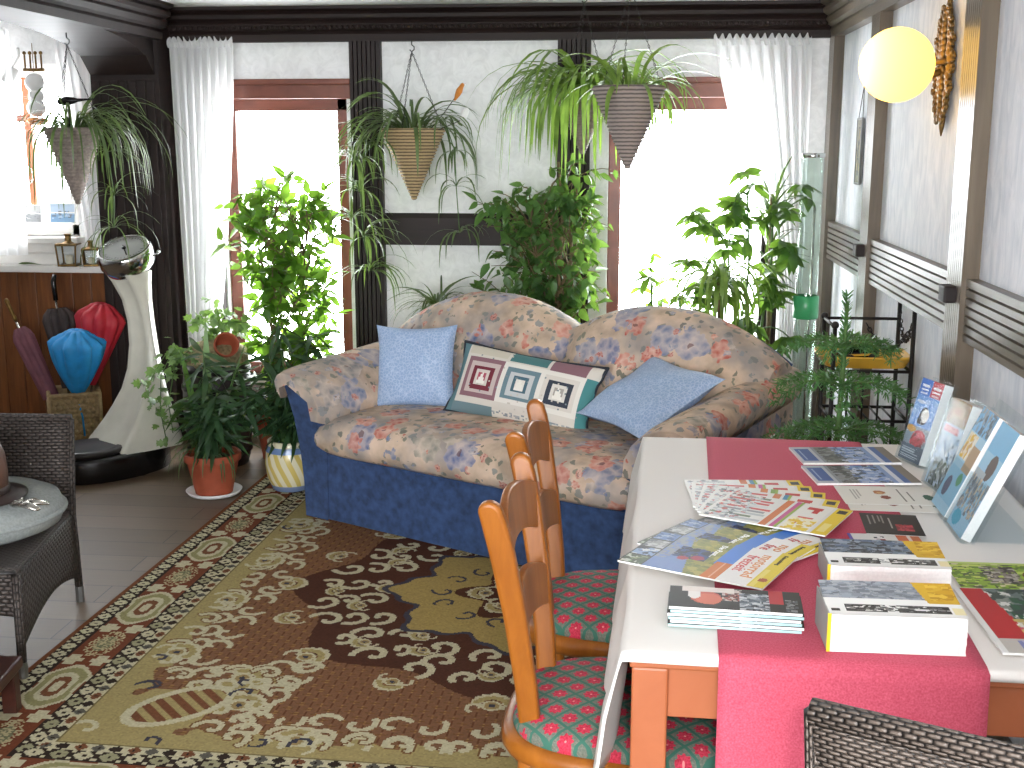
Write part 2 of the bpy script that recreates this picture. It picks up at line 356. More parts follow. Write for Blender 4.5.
def npmesh(name, V, F, mat, parent=None, cols=None, smooth=False):
    """V (n,3), F (m,4) arrays; cols (m,3) one colour per face"""
    me = bpy.data.meshes.new(name); V = np.asarray(V, np.float32); F = np.asarray(F, np.int32)
    me.vertices.add(len(V)); me.vertices.foreach_set('co', V.ravel()); k = F.shape[1]
    me.loops.add(F.size); me.loops.foreach_set('vertex_index', F.ravel()); me.polygons.add(len(F))
    me.polygons.foreach_set('loop_start', np.arange(len(F), dtype=np.int32) * k)
    try: me.polygons.foreach_set('loop_total', np.full(len(F), k, np.int32))
    except Exception: pass
    me.materials.append(mat)
    if smooth: me.polygons.foreach_set('use_smooth', np.ones(len(F), bool))
    me.update(calc_edges=True); me.validate()
    if cols is not None:
        a = me.attributes.new('Col', 'FLOAT_COLOR', 'FACE'); c = np.ones((len(F), 4), np.float32); c[:, :3] = cols; a.data.foreach_set('color', c.ravel())
    o = bpy.data.objects.new(name, me); sc.collection.objects.link(o)
    if parent: o.parent = parent
    return o

def tag(o, label=None, cat=None, group=None, kind=None):
    if label: o['label'] = label
    if cat: o['category'] = cat
    if group: o['group'] = group
    if kind: o['kind'] = kind
    return o
def thing(name, label, cat, loc=(0, 0, 0), rz=0, group=None):
    o = bpy.data.objects.new(name, None); sc.collection.objects.link(o); o.empty_display_size = .1
    o.location = loc; o.rotation_euler = (0, 0, rz); return tag(o, label, cat, group)
def struct(o): o['kind'] = 'structure'; return o
def dup(root, loc, rz, label):
    r = root.copy(); sc.collection.objects.link(r); r.location = loc; r.rotation_euler = (0, 0, rz); r['label'] = label
    for ch in list(root.children):
        c = ch.copy(); sc.collection.objects.link(c); c.parent = r
        for g in ch.children:
            d = g.copy(); sc.collection.objects.link(d); d.parent = c
    return r
def frame(origin, X, Y):
    X = Vector(X).normalized(); Y = Vector(Y); Z = X.cross(Y).normalized(); Y = Z.cross(X)
    m = Matrix((X, Y, Z)).transposed().to_4x4(); m.translation = origin; return m
def R(deg): return math.radians(deg)

# painting on little colour arrays (rows = v from bottom, columns = u)
class Art:
    def __init__(s, nu, nv, bg='ffffff'):
        s.a = np.empty((nv, nu, 3)); s.a[:] = L3(bg); s.nu, s.nv = nu, nv
        s.U, s.V = np.meshgrid((np.arange(nu) + .5) / nu, (np.arange(nv) + .5) / nv)
    def rect(s, u0, v0, u1, v1, c): s.a[(s.U >= u0) & (s.U < u1) & (s.V >= v0) & (s.V < v1)] = L3(c); return s
    def ell(s, u, v, ru, rv, c, k=0):
        d = ((s.U - u) / ru) ** 2 + ((s.V - v) / rv) ** 2
        if k: d = d * (1 + k * np.cos(5 * np.arctan2(s.V - v, s.U - u)))
        s.a[d < 1] = L3(c); return s
    def poly(s, f, c): s.a[f(s.U, s.V)] = L3(c); return s
    def mottle(s, u0, v0, u1, v1, cols, n=40, size=.05, seed=1):
        n, size = n * 3, size * .55
        r = np.random.default_rng(seed); msk = (s.U >= u0) & (s.U < u1) & (s.V >= v0) & (s.V < v1)
        for i in range(n):
            u, v = r.uniform(u0, u1), r.uniform(v0, v1); q = size * r.uniform(.4, 1.3)
            d = ((s.U - u) / (q * r.uniform(.6, 1.8))) ** 2 + ((s.V - v) / q) ** 2
            s.a[(d < 1) & msk] = L3(cols[r.integers(len(cols))])
        return s
    def lines(s, u0, v0, u1, v1, n, c, fill=.5, seed=0):
        """rows of tiny print"""
        r = np.random.default_rng(seed); h = (v1 - v0) / n
        for i in range(n): s.rect(u0, v0 + i * h, u0 + (u1 - u0) * r.uniform(.6, 1), v0 + (i + fill) * h, c)
        return s

def art_face(name, art, w, h, z, parent, mat='paint', curve=None):
    """a painted rectangle centred on the origin, lying in local xy at height z"""
    nu, nv = art.nu, art.nv; xs = np.linspace(-w/2, w/2, nu+1); ys = np.linspace(-h/2, h/2, nv+1); X, Y = np.meshgrid(xs, ys)
    Z = np.full_like(X, z)
    if curve is not None: Z = Z + curve(X, Y)
    V = np.stack([X, Y, Z], -1).reshape(-1, 3); i, j = np.meshgrid(np.arange(nv), np.arange(nu), indexing='ij'); a = (i * (nu+1) + j).ravel()
    F = np.stack([a, a+1, a+nu+2, a+nu+1], -1); return npmesh(name, V, F, M[mat], parent, art.a.reshape(-1, 3))

def lettering(txt, size, mat, parent, loc, rot=0, name='lettering', shear=0, thick=.0004, sx=1, mtx=None):
    cu = bpy.data.curves.new(name, 'FONT'); cu.body = txt; cu.size = size; cu.extrude = thick; cu.shear = shear; cu.resolution_u = 2
    tmp = bpy.data.objects.new('tmp', cu); sc.collection.objects.link(tmp); dg = bpy.context.evaluated_depsgraph_get()
    me = bpy.data.meshes.new_from_object(tmp.evaluated_get(dg)); bpy.data.objects.remove(tmp); me.name = name; me.materials.clear(); me.materials.append(M[mat])
    o = bpy.data.objects.new(name, me); sc.collection.objects.link(o); o.parent = parent
    if mtx is not None: o.matrix_local = mtx
    else: o.location = loc; o.rotation_euler = (0, 0, rot); o.scale = (sx, 1, 1)
    return o

# ------------------------------------------------------------------ the room
XR, YB, XL, ZC = 1.0, 6.3, -2.43, 2.27
WL = (-2.18, -1.50, .34, 1.82); WR = (-.135, .80, .52, 1.82); WB = (-4.2, -3.0, 1.09, 2.0)
m = MB().b2(-5.2, 1.2, -2.2, 6.6, -.1, 0); struct(m.build('floor', M['floor']))
m = MB().b2(-5.2, 1.2, -2.2, 6.6, ZC, ZC + .1); struct(m.build('ceiling', M['ceiling']))
m = MB(); y0, y1 = YB, YB + .16
xs = [-5.2]
for (a, b, lo, hi) in (WB, WL, WR):
    m.b2(xs[-1], a, y0, y1, 0, ZC); m.b2(a, b, y0, y1, 0, lo); m.b2(a, b, y0, y1, hi, ZC); xs.append(b)
m.b2(xs[-1], 1.2, y0, y1, 0, ZC); struct(m.build('wall_back', M['plaster']))
struct(MB().b2(XR, XR + .2, -2.2, YB, 0, ZC).build('wall_right', M['wallpaper']))
m = MB().b2(-5.2, -2.4, -2.2, -2.04, 0, ZC).b2(.9, 1.0, -2.2, -2.04, 0, ZC).b2(-2.4, .9, -2.2, -2.04, 0, .65).b2(-2.4, .9, -2.2, -2.04, 2.15, ZC); struct(m.build('wall_front', M['plaster']))
struct(MB().b2(-5.2, -5.04, -2.04, YB, 0, ZC).build('wall_bay', M['plaster']))
# left wall: a wide, shallow arch between the room and the window bay
ya, yb, n = 3.2, 6.06, 28
def arch_z(y):
    t = (y - (ya + yb) / 2) / ((yb - ya) / 2); return 1.93 + .19 * math.sqrt(max(0, 1 - abs(t) ** 3.2))
m = MB().b2(XL - .34, XL, -2.04, ya, 0, ZC)
for i in range(n):
    p, q = ya + (yb-ya) * i / n, ya + (yb-ya) * (i+1) / n; za, zb = arch_z(p), arch_z(q)
    vs = [(XL-.34, p, za), (XL, p, za), (XL, q, zb), (XL-.34, q, zb), (XL-.34, p, ZC), (XL, p, ZC), (XL, q, ZC), (XL-.34, q, ZC)]
    m.add(vs, [(3,2,1,0),(4,5,6,7),(1,2,6,5),(3,0,4,7)])
m.b2(XL - .34, XL + .02, yb, YB, 0, ZC)
struct(m.build('wall_left', M['beamx']))
m = MB()
for k in range(7): m.b2(XL - .33 + k * .048, XL - .29 + k * .048, yb - .012, yb, .08, 1.9)
struct(m.build('trim_1', M['beam'], bevel=.004))
# window frames, panes, reveals
def window(idx, win, mat, cross=True):
    a, b, lo, hi = win; y = YB + .05; f = .065
    o = MB().b2(a, b, y, y+.06, hi-f, hi).b2(a, b, y, y+.06, lo, lo+f).b2(a, a+f, y, y+.06, lo, hi).b2(b-f, b, y, y+.06, lo, hi).build('window_%d' % idx, M[mat], bevel=.006); struct(o)
    MB().b2(a+f, b-f, y+.025, y+.031, lo+f, hi-f).build('pane', M['glass'], o)
    s = MB().b2(a-.03, b+.03, YB-.10, YB+.05, lo-.035, lo).build('sill', M['whitewood'], o, bevel=.006)
    return o
w1 = window(1, WL, 'winwood'); w2 = window(2, WR, 'winwood'); w3 = window(3, WB, 'whitewood')
MB().b2(WB[1]-.30, WB[1]-.26, YB+.06, YB+.10, WB[2]+.06, WB[3]-.06).build('mullion', M['tablewood'], w3, bevel=.004)
MB().b2(WB[0]+.06, WB[1]-.30, YB+.06, YB+.1, 1.70, 1.74).build('mullion', M['winwood'], w3, bevel=.004)
a, b = -2.4, .9  # unseen window behind the camera, added to raise the light in the room
w4 = MB().b2(a, b, -2.12, -2.06, 2.08, 2.15).b2(a, b, -2.12, -2.06, .65, .72).b2(a, a+.07, -2.12, -2.06, .65, 2.15).b2(b-.07, b, -2.12, -2.06, .65, 2.15).b2(-.78, -.72, -2.12, -2.06, .72, 2.08).build('window_4', M['winwood'], bevel=.005); struct(w4)
MB().b2(a+.07, b-.07, -2.095, -2.09, .72, 2.08).build('pane', M['glass'], w4)
# reddish lintel boards above the two room windows
for i, (p, q) in enumerate(((-2.2, -1.47), (-.2, .82))):
    struct(MB().b2(p, q, YB-.035, YB, 1.815, 1.91).b2(p, q, YB-.05, YB, 1.885, 1.915).build('trim_%d' % (2+i), M['winwood'], bevel=.005))
# grooved timber
def ribbed(w, d, nr):
    pts = [(-w/2, 0)]
    for k in range(nr):
        x0 = -w/2 + w * k / nr; x1 = -w/2 + w * (k+1) / nr; g = (x1-x0) * .14
        pts += [(x0+g, -d), (x1-g, -d), (x1-g*.2, -d*.72)] if k < nr-1 else [(x0+g, -d), (x1, -d)]
    return pts + [(w/2, 0)]
idx = [3]
def timber(p0, p1, w, d, nr, normal, mat):
    """a grooved board from p0 to p1, its face looking along normal"""
    p0, p1 = Vector(p0), Vector(p1); Z = (p1-p0).normalized(); Y = -Vector(normal); X = Y.cross(Z)
    F = Matrix((X, Y, Z)).transposed().to_4x4(); F.translation = p0
    idx[0] += 1; return struct(MB().prism(ribbed(w, d, nr), (p1-p0).length, F).build('trim_%d' % idx[0], M[mat]))
for x, wd in ((-1.39, .165), (-.315, .17), (.70, .10)): timber((x, YB, 0), (x, YB, 2.12), wd, .05, 7, (0, -1, 0), 'beam')
timber((-2.32, YB, 0), (-2.32, YB, 2.12), .26, .05, 8, (0, -1, 0), 'beam')
timber((-1.31, YB, 1.145), (-.40, YB, 1.145), .165, .04, 1, (0, -1, 0), 'beamx')
timber((-1.31, YB, .3), (-.40, YB, .3), .165, .04, 6, (0, -1, 0), 'beamx')
def crown(p0, p1, normal, mat):
    prof = [(0, 0), (0, -.05), (.035, -.058), (.05, -.05), (.06, -.075), (.085, -.085), (.10, -.075), (.112, -.10), (.13, -.105), (.145, -.09), (.155, -.12), (.17, -.12), (.17, 0)]
    p0, p1 = Vector(p0), Vector(p1); D = (p1-p0).normalized(); Y = -Vector(normal); X = Vector((0, 0, 1)); F = Matrix((X, Y, X.cross(Y))).transposed().to_4x4(); F.translation = p0
    L = (p1-p0).length
    if X.cross(Y).dot(D) < 0: F.translation = p1
    idx[0] += 1; return struct(MB().prism(prof, L, F).build('trim_%d' % idx[0], M[mat]))
crown((XL+.02, YB, 2.1), (XR, YB, 2.1), (0, -1, 0), 'beamx')
m = MB()
for k in range(120): m.sph((XL + .06 + k * .0283, YB - .098, 2.165), .011, 6, 4)
idx[0] += 1; struct(m.build('trim_%d' % idx[0], M['beamx'], smooth=True))
crown((XR, -2, 2.1), (XR, YB, 2.1), (-1, 0, 0), 'beam_sheen_y')
crown((XL, -2, 2.1), (XL, yb, 2.1), (1, 0, 0), 'beamx')
ys = [6.22, 5.12, 3.67, 2.2, .7, -.9]
for y, wd in zip(ys, (.14, .27, .17, .17, .17, .17)):
    t_ = timber((XR, y, 0), (XR, y, 2.12), wd if y != 5.12 else .17, .05, 8, (-1, 0, 0), 'beamr')
    if y in (5.12, 3.67): MB().b2(XR-.085, XR-.04, y-.04, y+.03, 1.13, 1.18).build('peg', M['beam'], t_, bevel=.006)
for p, q in zip(ys[1:], ys[:-1]): timber((XR, p+.085, 1.115), (XR, q-.07, 1.115), .185, .035, 7, (-1, 0, 0), 'beam_sheen_y')
struct(MB().b2(XR-.018, XR, -2, YB-.05, 0, .08).build('baseboard_right', M['beam_sheen_y'], bevel=.004))
# bay: pine wainscot, white ledge
m = MB()
for k in range(22):
    x0 = -5.04 + k * .105; m.b2(x0+.003, x0+.102, YB-.03, YB, 0, .91)
m.b2(-5.04, -2.77, YB-.02, YB, 0, .9); struct(m.build('trim_30', M['panel'], bevel=.004))
struct(MB().b2(-5.04, -2.78, YB-.13, YB, .905, .94).b2(-5.04, -2.78, YB-.05, YB, .94, 1.055).b2(-5.04, -2.78, YB-.06, YB, 1.0, 1.012).build('trim_31', M['whitewood'], bevel=.004))

# ------------------------------------------------------------------ curtains
def curtain(name, label, x0, x1, y, ztop, zbot, folds, amp, sweep=None, seed=0):
    r = np.random.default_rng(seed); nu, nv = folds * 10, 26; P = []; ph = r.uniform(0, 6)
    for i in range(nu + 1):
        s = i / nu; row = []
        for j in range(nv + 1):
            t = j / nv; z = ztop + (zbot - ztop) * t
            xa, xb = (x0, x1) if sweep is None else sweep(t, x0, x1)
            a = amp * (.55 + .45 * t) * (1 + .35 * math.sin(s * 9 + ph)); x = xa + (xb-xa) * (s + .012 * math.sin(s * folds * 2 * PI + 1.3))
            row.append((x, y + a * math.sin(s * folds * 2 * PI + ph + .6 * math.sin(t * 3 + s * 5)), z))
        P.append(row)
    root = thing(name, label, 'curtain', ((x0+x1)/2, y, zbot)); 
    L = Matrix.Translation(-root.location); mb = MB(); mb.M = L; mb.grid(P); mb.build('cloth', M['sheer'], root, smooth=True)
    mb = MB(); mb.M = L   # gathered heading with little ruffles
    Q = []
    for i in range(nu * 2 + 1):
        s = i / nu / 2; x = x0 + (x1-x0) * s
        Q.append([(x, y - .005 + amp * .8 * math.sin(s * folds * 2.6 * PI + ph + k), ztop - .025 + .045 * k / 3 + (.012 * math.sin(s * folds * 3.1 * PI) if k == 3 else 0)) for k in range(4)])
    mb.grid(Q); mb.build('heading', M['sheer'], root, smooth=True)
    return root
curtain('curtain', 'white sheer curtain left of the left back window beside the dark jamb', -2.385, -2.05, 6.15, 2.09, .12, 8, .022, lambda t, a, b: (a + .03 * t, b - .20 * t ** 1.5), 1)
curtain('curtain', 'white sheer curtain at the right back window near the corner', .37, .84, 6.13, 2.08, .12, 9, .024, lambda t, a, b: (a + .36 * min(1, t / .6) ** 1.2, b + .02 * t), 2)
curtain('curtain', 'white sheer curtain at the far left edge of the bay window', -3.75, -3.24, 6.15, 2.16, 1.0, 9, .024, None, 3)
curtain('curtain', 'white curtain of the bay window behind the leftmost hanging planter', -3.06, -2.80, 6.262, 2.16, .96, 5, .011, lambda t, a, b: (a + .12 * t, b), 4)

# ------------------------------------------------------------------ rug
def make_rug():
    W, H, px = 2.74, 3.12, .006; nu, nv = int(W/px), int(H/px); A = Art(nu, nv, '6b4a30'); X = (A.U - .5) * W; Y = (A.V - .5) * H
    r = np.random.default_rng(3); img = A.a
    GOLD, CREAM, TAN, DK, RUST, GRN, NAVY, BRN = [L3(h) for h in ('96875a', 'b3ab8e', '8f7a52', '2e241e', '6c442d', '87825a', '3c3a44', '74523a')]
    d = np.minimum(W/2 - abs(X), H/2 - abs(Y)) * 1.25
    def disc(x, y, q, c, sx=1, sy=1):
        i0, i1 = int((x - q*sx + W/2)/px), int((x + q*sx + W/2)/px) + 2; j0, j1 = int((y - q*sy + H/2)/px), int((y + q*sy + H/2)/px) + 2
        i0, j0 = max(0, i0), max(0, j0)
        if i1 <= i0 or j1 <= j0: return
        s = ((X[j0:j1, i0:i1] - x)/sx) ** 2 + ((Y[j0:j1, i0:i1] - y)/sy) ** 2 < q*q; img[j0:j1, i0:i1][s] = c
    def stroke(pts, q, c):
        for k in range(len(pts)-1):
            (x0, y0), (x1, y1) = pts[k], pts[k+1]; L = math.hypot(x1-x0, y1-y0); n = max(1, int(L / (px*.8)))
            for t in range(n): disc(x0 + (x1-x0)*t/n, y0 + (y1-y0)*t/n, q if not callable(q) else q(k/len(pts)), c)
    def spiral(x, y, a0, turn, R0, c, q=.012, n=26, edge=None):
        pts = [(x + R0 * (1 - .85*k/n) * math.cos(a0 + turn*k/n), y + R0 * (1 - .85*k/n) * math.sin(a0 + turn*k/n)) for k in range(n)]
        if edge is not None: stroke(pts, q + .006, edge)
        stroke(pts, q, c)
    def palmette(x, y, ang, R0, edge=None):
        for k in range(-3, 4):
            a = ang + k * .38; rr = R0 * (1 - .06*abs(k)); disc(x + rr*math.cos(a), y + rr*math.sin(a), R0*.30, CREAM)
        for k in range(-3, 4):
            a = ang + k * .38; rr = R0*.8; disc(x + rr*math.cos(a), y + rr*math.sin(a), R0*.2, GOLD)
        disc(x, y, R0*.5, CREAM); disc(x, y, R0*.36, TAN); disc(x, y, R0*.16, NAVY)
        for s in (-1, 1): spiral(x + .7*R0*math.cos(ang+s*1.9), y + .7*R0*math.sin(ang+s*1.9), ang + s*2.6, -s*4.2, R0*.55, CREAM, R0*.11)
    # field with a tiny repeating figure
    fx, fy = (X/.03) % 1 - .5, (Y/.03) % 1 - .5; odd = ((X//.03 + Y//.03) % 2) == 0
    img[:] = BRN; img[(abs(fx) + abs(fy) < .38) & odd] = L3('8d6a40'); img[(abs(fx) < .14) & (abs(fy) < .45) & ~odd] = L3('5f3b26'); img[(abs(fy) < .12) & odd] = L3('6d4a2d')
    # gold spandrels with a scalloped edge
    ax, ay = abs(X), abs(Y); ix, iy = W/2 - .32, H/2 - .32
    p_, q_ = ix - ax, iy - ay; scal = .02*np.sin((ax+ay)*42)
    sp = (np.minimum(p_, q_) < .09 + scal) | ((p_ + q_ < .90) & (abs(p_ - q_) < .30*(1 - (p_+q_)/.90) + .04 + scal)); img[sp] = GOLD
    edge = [(.10, q) for q in np.arange(1.15, .42, -.11)] + [(.20, .40), (.28, .42), (.37, .45), (.45, .46), (.46, .45), (.45, .37), (.42, .28), (.40, .20)] + [(q, .10) for q in np.arange(.42, 1.0, .11)]
    for sx in (-1, 1):
        for sy in (-1, 1):
            for k, (pe, qe) in enumerate(edge):
                x, y = sx*(ix-pe), sy*(iy-qe); a = math.atan2(y, x)
                for h in (-1, 1): spiral(x + .045*h*-math.sin(a), y + .045*h*math.cos(a), a + h*1.2, h*5.0, .05, CREAM, .010, edge=L3('6e4f31') if k % 2 else None)
                spiral(x - .10*math.cos(a), y - .10*math.sin(a), a+2.4, 4.3*(1 if k % 2 else -1), .055, CREAM, .010)
                if k % 4 == 1: palmette(x + .02*math.cos(a), y + .02*math.sin(a), a + PI, .065)
            # cartouche and dark sprigs in each corner
            cx, cy = sx*(ix-.24), sy*(iy-.24); a = math.atan2(sy, sx)
            u = (X-cx)*math.cos(a) + (Y-cy)*math.sin(a); v = -(X-cx)*math.sin(a) + (Y-cy)*math.cos(a); img[(u/.17)**2 + (v/.10)**2 < 1] = CREAM
            q = (u/.14)**2 + (v/.075)**2 < 1; img[q] = RUST; img[q & (((u/.045) % 1) < .45)] = GOLD
            for k in range(70):
                tx, ty = sx*(ix - r.uniform(.03, .75)), sy*(iy - r.uniform(.03, .75)); j, i = int((ty+H/2)/px), int((tx+W/2)/px)
                if sp[j, i] and (u[j, i]/.19)**2 + (v[j, i]/.12)**2 > 1:
                    spiral(tx, ty, r.uniform(0, 6), 4*r.choice([-1, 1]), r.uniform(.025, .05), NAVY if k % 3 else CREAM, .006 if k % 3 else .009, 16)
    # centre medallion
    mx, my = .08, -.02; mr = lambda t: 1 + .07*np.cos(8*t)
    T = np.arctan2((Y-my)/.78, (X-mx)/.80); Q = np.hypot((X-mx)/.80, (Y-my)/.78)
    img[Q < mr(T)] = L3('4a2c20')
    for k in range(16):
        t = 2*PI*k/16; q = 1.04 + (.07 if k % 2 == 0 else 0); palmette(mx + .80*q*math.cos(t), my + .78*q*math.sin(t), t if k % 2 else t + PI, .062 if k % 2 == 0 else .05)
    for ring, n, R0 in ((.90, 26, .065), (.79, 24, .06), (.68, 20, .06)):
        for k in range(n):
            t = 2*PI*(k + ring)/n; s = 1 if k % 2 else -1; spiral(mx + .80*ring*math.cos(t), my + .78*ring*math.sin(t), t + s*.8, s*5.4, R0*(1 if k % 3 else .7), CREAM, .012)
            if k % 3 == 0: palmette(mx + .80*(ring-.05)*math.cos(t+.1), my + .78*(ring-.05)*math.sin(t+.1), t, .04)
    q = Q < .56*(1 + .10*np.cos(8*T) + .03*np.cos(24*T)); img[Q < .59*(1 + .10*np.cos(8*T) + .03*np.cos(24*T))] = NAVY; img[q] = L3('98834f')
    for k in range(14):
        t = 2*PI*k/14; spiral(mx + .30*math.cos(t), my + .26*math.sin(t), t, 5*(1 if k % 2 else -1), .045, NAVY, .006)
    q2 = Q < .27*(1 + .22*np.cos(6*T)); img[q2] = L3('4a2c20')
    for k in range(6): palmette(mx + .15*math.cos(k*PI/3), my + .13*math.sin(k*PI/3), k*PI/3, .055)
    # border bands
    ox = np.where(W/2 - ax < H/2 - ay, Y, X)          # coordinate along the border
    b = d < .40; img[b] = CREAM
    def zig(lo, hi, per, bgc, fgs):
        s = (d >= lo) & (d < hi); img[s] = bgc; mid = (lo+hi)/2; hh = (hi-lo)/2; u = (ox/per) % 1 - .5; v = (d-mid)/hh
        k = (np.floor(ox/per) % len(fgs)).astype(int)
        for n_, c in enumerate(fgs): img[s & (k == n_) & ((abs(u)*2.4)**1.3 + abs(v)**1.3 < .95)] = c
        img[s & (abs(abs(u)-.5) < .10) & (abs(v) > .45)] = CREAM; img[s & ((abs(u)*2.4) + abs(v) < .3)] = DK
    zig(.022, .085, .062, DK, [CREAM, L3('b9b394')]); zig(.285, .345, .07, DK, [CREAM, L3('8e8a6c')]); zig(.345, .39, .05, CREAM, [DK, RUST, L3('55524a')])
    img[d < .022] = L3('6a3f26'); s = (d >= .085) & (d < .285); img[s] = L3('6a3a26'); img[(d >= .085) & (d < .095)] = DK; img[(d >= .277) & (d < .285)] = DK; img[(d >= .39) & (d < .40)] = L3('6e6242')
    u = ox/.62 - np.floor(ox/.62) - .5; v = (d - .185)/.092; ua = u*.62
    l = (abs(ua)/.15)**2 + v**2*(1 + .25*np.cos(ua*40)); img[s & (l < 1)] = CREAM; img[s & (l < .74)] = GRN; img[s & (l < .40)] = CREAM; img[s & (l < .2)] = RUST; img[s & (l < .06)] = CREAM
    ub = np.minimum(abs(ua - .31), abs(ua + .31)); l = (ub/.10)**2 + (v/.7)**2; spk = r.random(X.shape) < .5; img[s & (l < 1) & spk] = L3('a89c78'); img[s & (l < .35) & ~spk] = L3('6b6a50')
    uc = abs(abs(ua) - .185); img[s & (uc < .035) & (abs(abs(v)-.62) < .26)] = CREAM; img[s & (uc < .012) & (abs(abs(v)-.62) < .45)] = CREAM
    img *= (1 + r.normal(0, .07, X.shape))[..., None]; np.clip(img, 0, 1, out=img)
    root = thing('rug', 'large brown and gold oriental rug with a scrolled centre medallion, under sofa and table', 'rug', (-.43, 4.06, 0), R(-1.8))
    o = art_face('pile', A, W, H, .010, root, 'rug')
    MB().b2(-W/2, W/2, -H/2, H/2, .001, .0095).build('backing', M['dkbrown'], root)
make_rug()

# ------------------------------------------------------------------ sofa (local x along its front, y to its back)
SO, SA = Vector((-1.375, 4.885, .012)), R(-29)
def sofa():
    root = thing('sofa', 'two-seat floral sofa with double-humped back and dark blue velvet base', 'sofa', SO, SA)
    W, D = 1.70, .95
    # velvet skirt with softly waved faces
    n = 60; ring = []
    for i in range(n):
        t = i / n * 4; s = t - int(t); k = int(t)
        x, y = [(W*s, 0), (W, D*s), (W*(1-s), D), (0, D*(1-s))][k]; ring.append((x, y))
    mb = MB(); P = []
    for j, z in enumerate((.0, .02, .12, .24, .33)):
        P.append([(x + (W/2-x)*.012*j, y + (D/2-y)*.012*j + .004*math.sin(x*23+j), z) for x, y in ring])
    mb.grid(P, cv=True, flip=True); mb.add([p for p in P[-1]], [tuple(range(n))]); mb.build('skirt', M['blue'], root, smooth=True)
    MB().b2(.004, W-.004, -.012, .0, .0, .29).build('front_panel', M['blue'], root, bevel=.006)
    # seat cushion: rounded loaf
    mb = MB(); P = []; x0, x1 = .10, W-.10; nu = 34
    prof = [(.70, .31), (.70, .40), (.66, .435), (.5, .445), (.3, .452), (.12, .452), (.02, .445), (-.04, .425), (-.07, .39), (-.075, .35), (-.06, .315), (-.03, .295), (.1, .29)]
    for i in range(nu + 1):
        s = i / nu; x = x0 + (x1-x0)*s; e = min(1, min(s, 1-s)*9); e = math.sqrt(max(0, 1-(1-e)**2)); crown_ = .02*math.sin(PI*s)
        P.append([(x, y*(.985+.015*e) + .015*(1-e), .36 + (z-.36)*(.72+.28*e) + (crown_ if z > .42 else 0)) for y, z in prof])
    mb.grid(P, flip=True); mb.add(P[0], [tuple(range(len(prof)))]); mb.add(P[-1], [tuple(range(len(prof)))[::-1]]); mb.build('seat_cushion', M['floral'], root, smooth=True)
    # double-humped back
    def top(u):
        def hump(c, w, h): return h * max(0, 1 - abs((u-c)/w)**2.1)
        return .70 + max(hump(.42, .56, .215), hump(1.28, .56, .215))
    mb = MB(); P = []; nu = 72
    for i in range(nu + 1):
        u = -.10 + 1.90*i/nu; zt = top(u); row = []; dip = math.exp(-((u-.85)/.05)**2)*.03
        for (y, f) in ((.60, .0), (.60, .12), (.61, .35), (.645, .6), (.685, .82), (.72, .93), (.765, .985), (.82, 1.0), (.875, .985), (.915, .92), (.935, .8), (.945, .5), (.945, 0)):
            z = .34 + (zt-.34)*f; bulge = -.045*math.sin(PI*f)*(1 if y < .8 else 0) * min(1, abs(u-.85)/.25 + .35); row.append((u, y + bulge + dip*(y < .75), z))
        P.append(row)
    mb.grid(P, flip=True); mb.add(P[0], [tuple(range(13))]); mb.add(P[-1], [tuple(range(13))[::-1]]); mb.build('backrest', M['floral'], root, smooth=True)
    mb = MB(); 
    mb.tube([(-.10 + 1.90*i/nu, .915, .34 + (top(-.10+1.9*i/nu)-.34)*.935) for i in range(nu+1)], .007, 6); mb.build('piping', M['blue'], root, smooth=True)
    for s in (-1, 1):
        X = (lambda x: x) if s == -1 else (lambda x: W - x)
        # velvet side, flaring outwards
        sec = [(.0, .0), (-.005, .15), (-.02, .28), (-.05, .42), (-.095, .54), (-.115, .585), (.02, .585), (.11, .50), (.13, .40), (.13, .0)]
        mb = MB(); P = []
        for j in range(9):
            y = -.02 + .95*j/8; lift = .06*(j/8)**1.2; P.append([(X(x), y, z + lift*max(0, (z-.2)/.4)) for x, z in sec])
        mb.grid(P, cv=True, flip=(s == 1)); mb.add(P[0], [tuple(range(10))]); mb.add(P[-1], [tuple(range(10))[::-1]]); mb.build('arm_side', M['blue'], root, bevel=.012)
        # floral pad rolled over the arm
        pad = [(-.105, .50), (-.135, .545), (-.145, .59), (-.125, .625), (-.08, .64), (-.02, .635), (.05, .605), (.11, .55), (.145, .48), (.15, .40), (.10, .40), (.08, .5), (-.06, .58), (-.115, .555)]
        mb = MB(); P = []; nj = 16; cx, cz = -.03, .56
        for j in range(nj + 1):
            t = j/nj; y = -.055 + 1.0*t; lift = .06*max(0, t)**1.2; k = min(1, math.sqrt(max(.02, 1-(1-min(1, t*7))**2)))
            P.append([(X(cx + (x-cx)*(.82+.18*k)), y, cz + (z-cz)*(.75+.25*k) + lift) for x, z in pad])
        mb.grid(P, cv=True, flip=(s == 1)); mb.add(P[0], [tuple(range(14))]); mb.add(P[-1], [tuple(range(14))[::-1]]); mb.build('arm', M['floral'], root, smooth=True)
    for x in (.08, W-.08):
        for y in (.08, D-.08): pass
    return root
sofa()
def S2W(u, v, z):
    c, s = math.cos(SA), math.sin(SA); return Vector((SO.x + u*c - v*s, SO.y + u*s + v*c, z))
def pillow_rows(w, h, t, n, sgn, seed=0):
    r = np.random.default_rng(seed); g = np.linspace(-1, 1, n+1); A, B = np.meshgrid(g, g); ear = .10
    X = A*(1 - ear*(1-B**2)*abs(A)**3)*w/2; Y = B*(1 - ear*(1-A**2)*abs(B)**3)*h/2
    Z = sgn*t/2*((1-A**2).clip(0)**.42)*((1-B**2).clip(0)**.42); Z = Z + .006*np.sin(A*5+seed)*np.cos(B*4)*(abs(Z) > 1e-4)
    return X, Y, Z
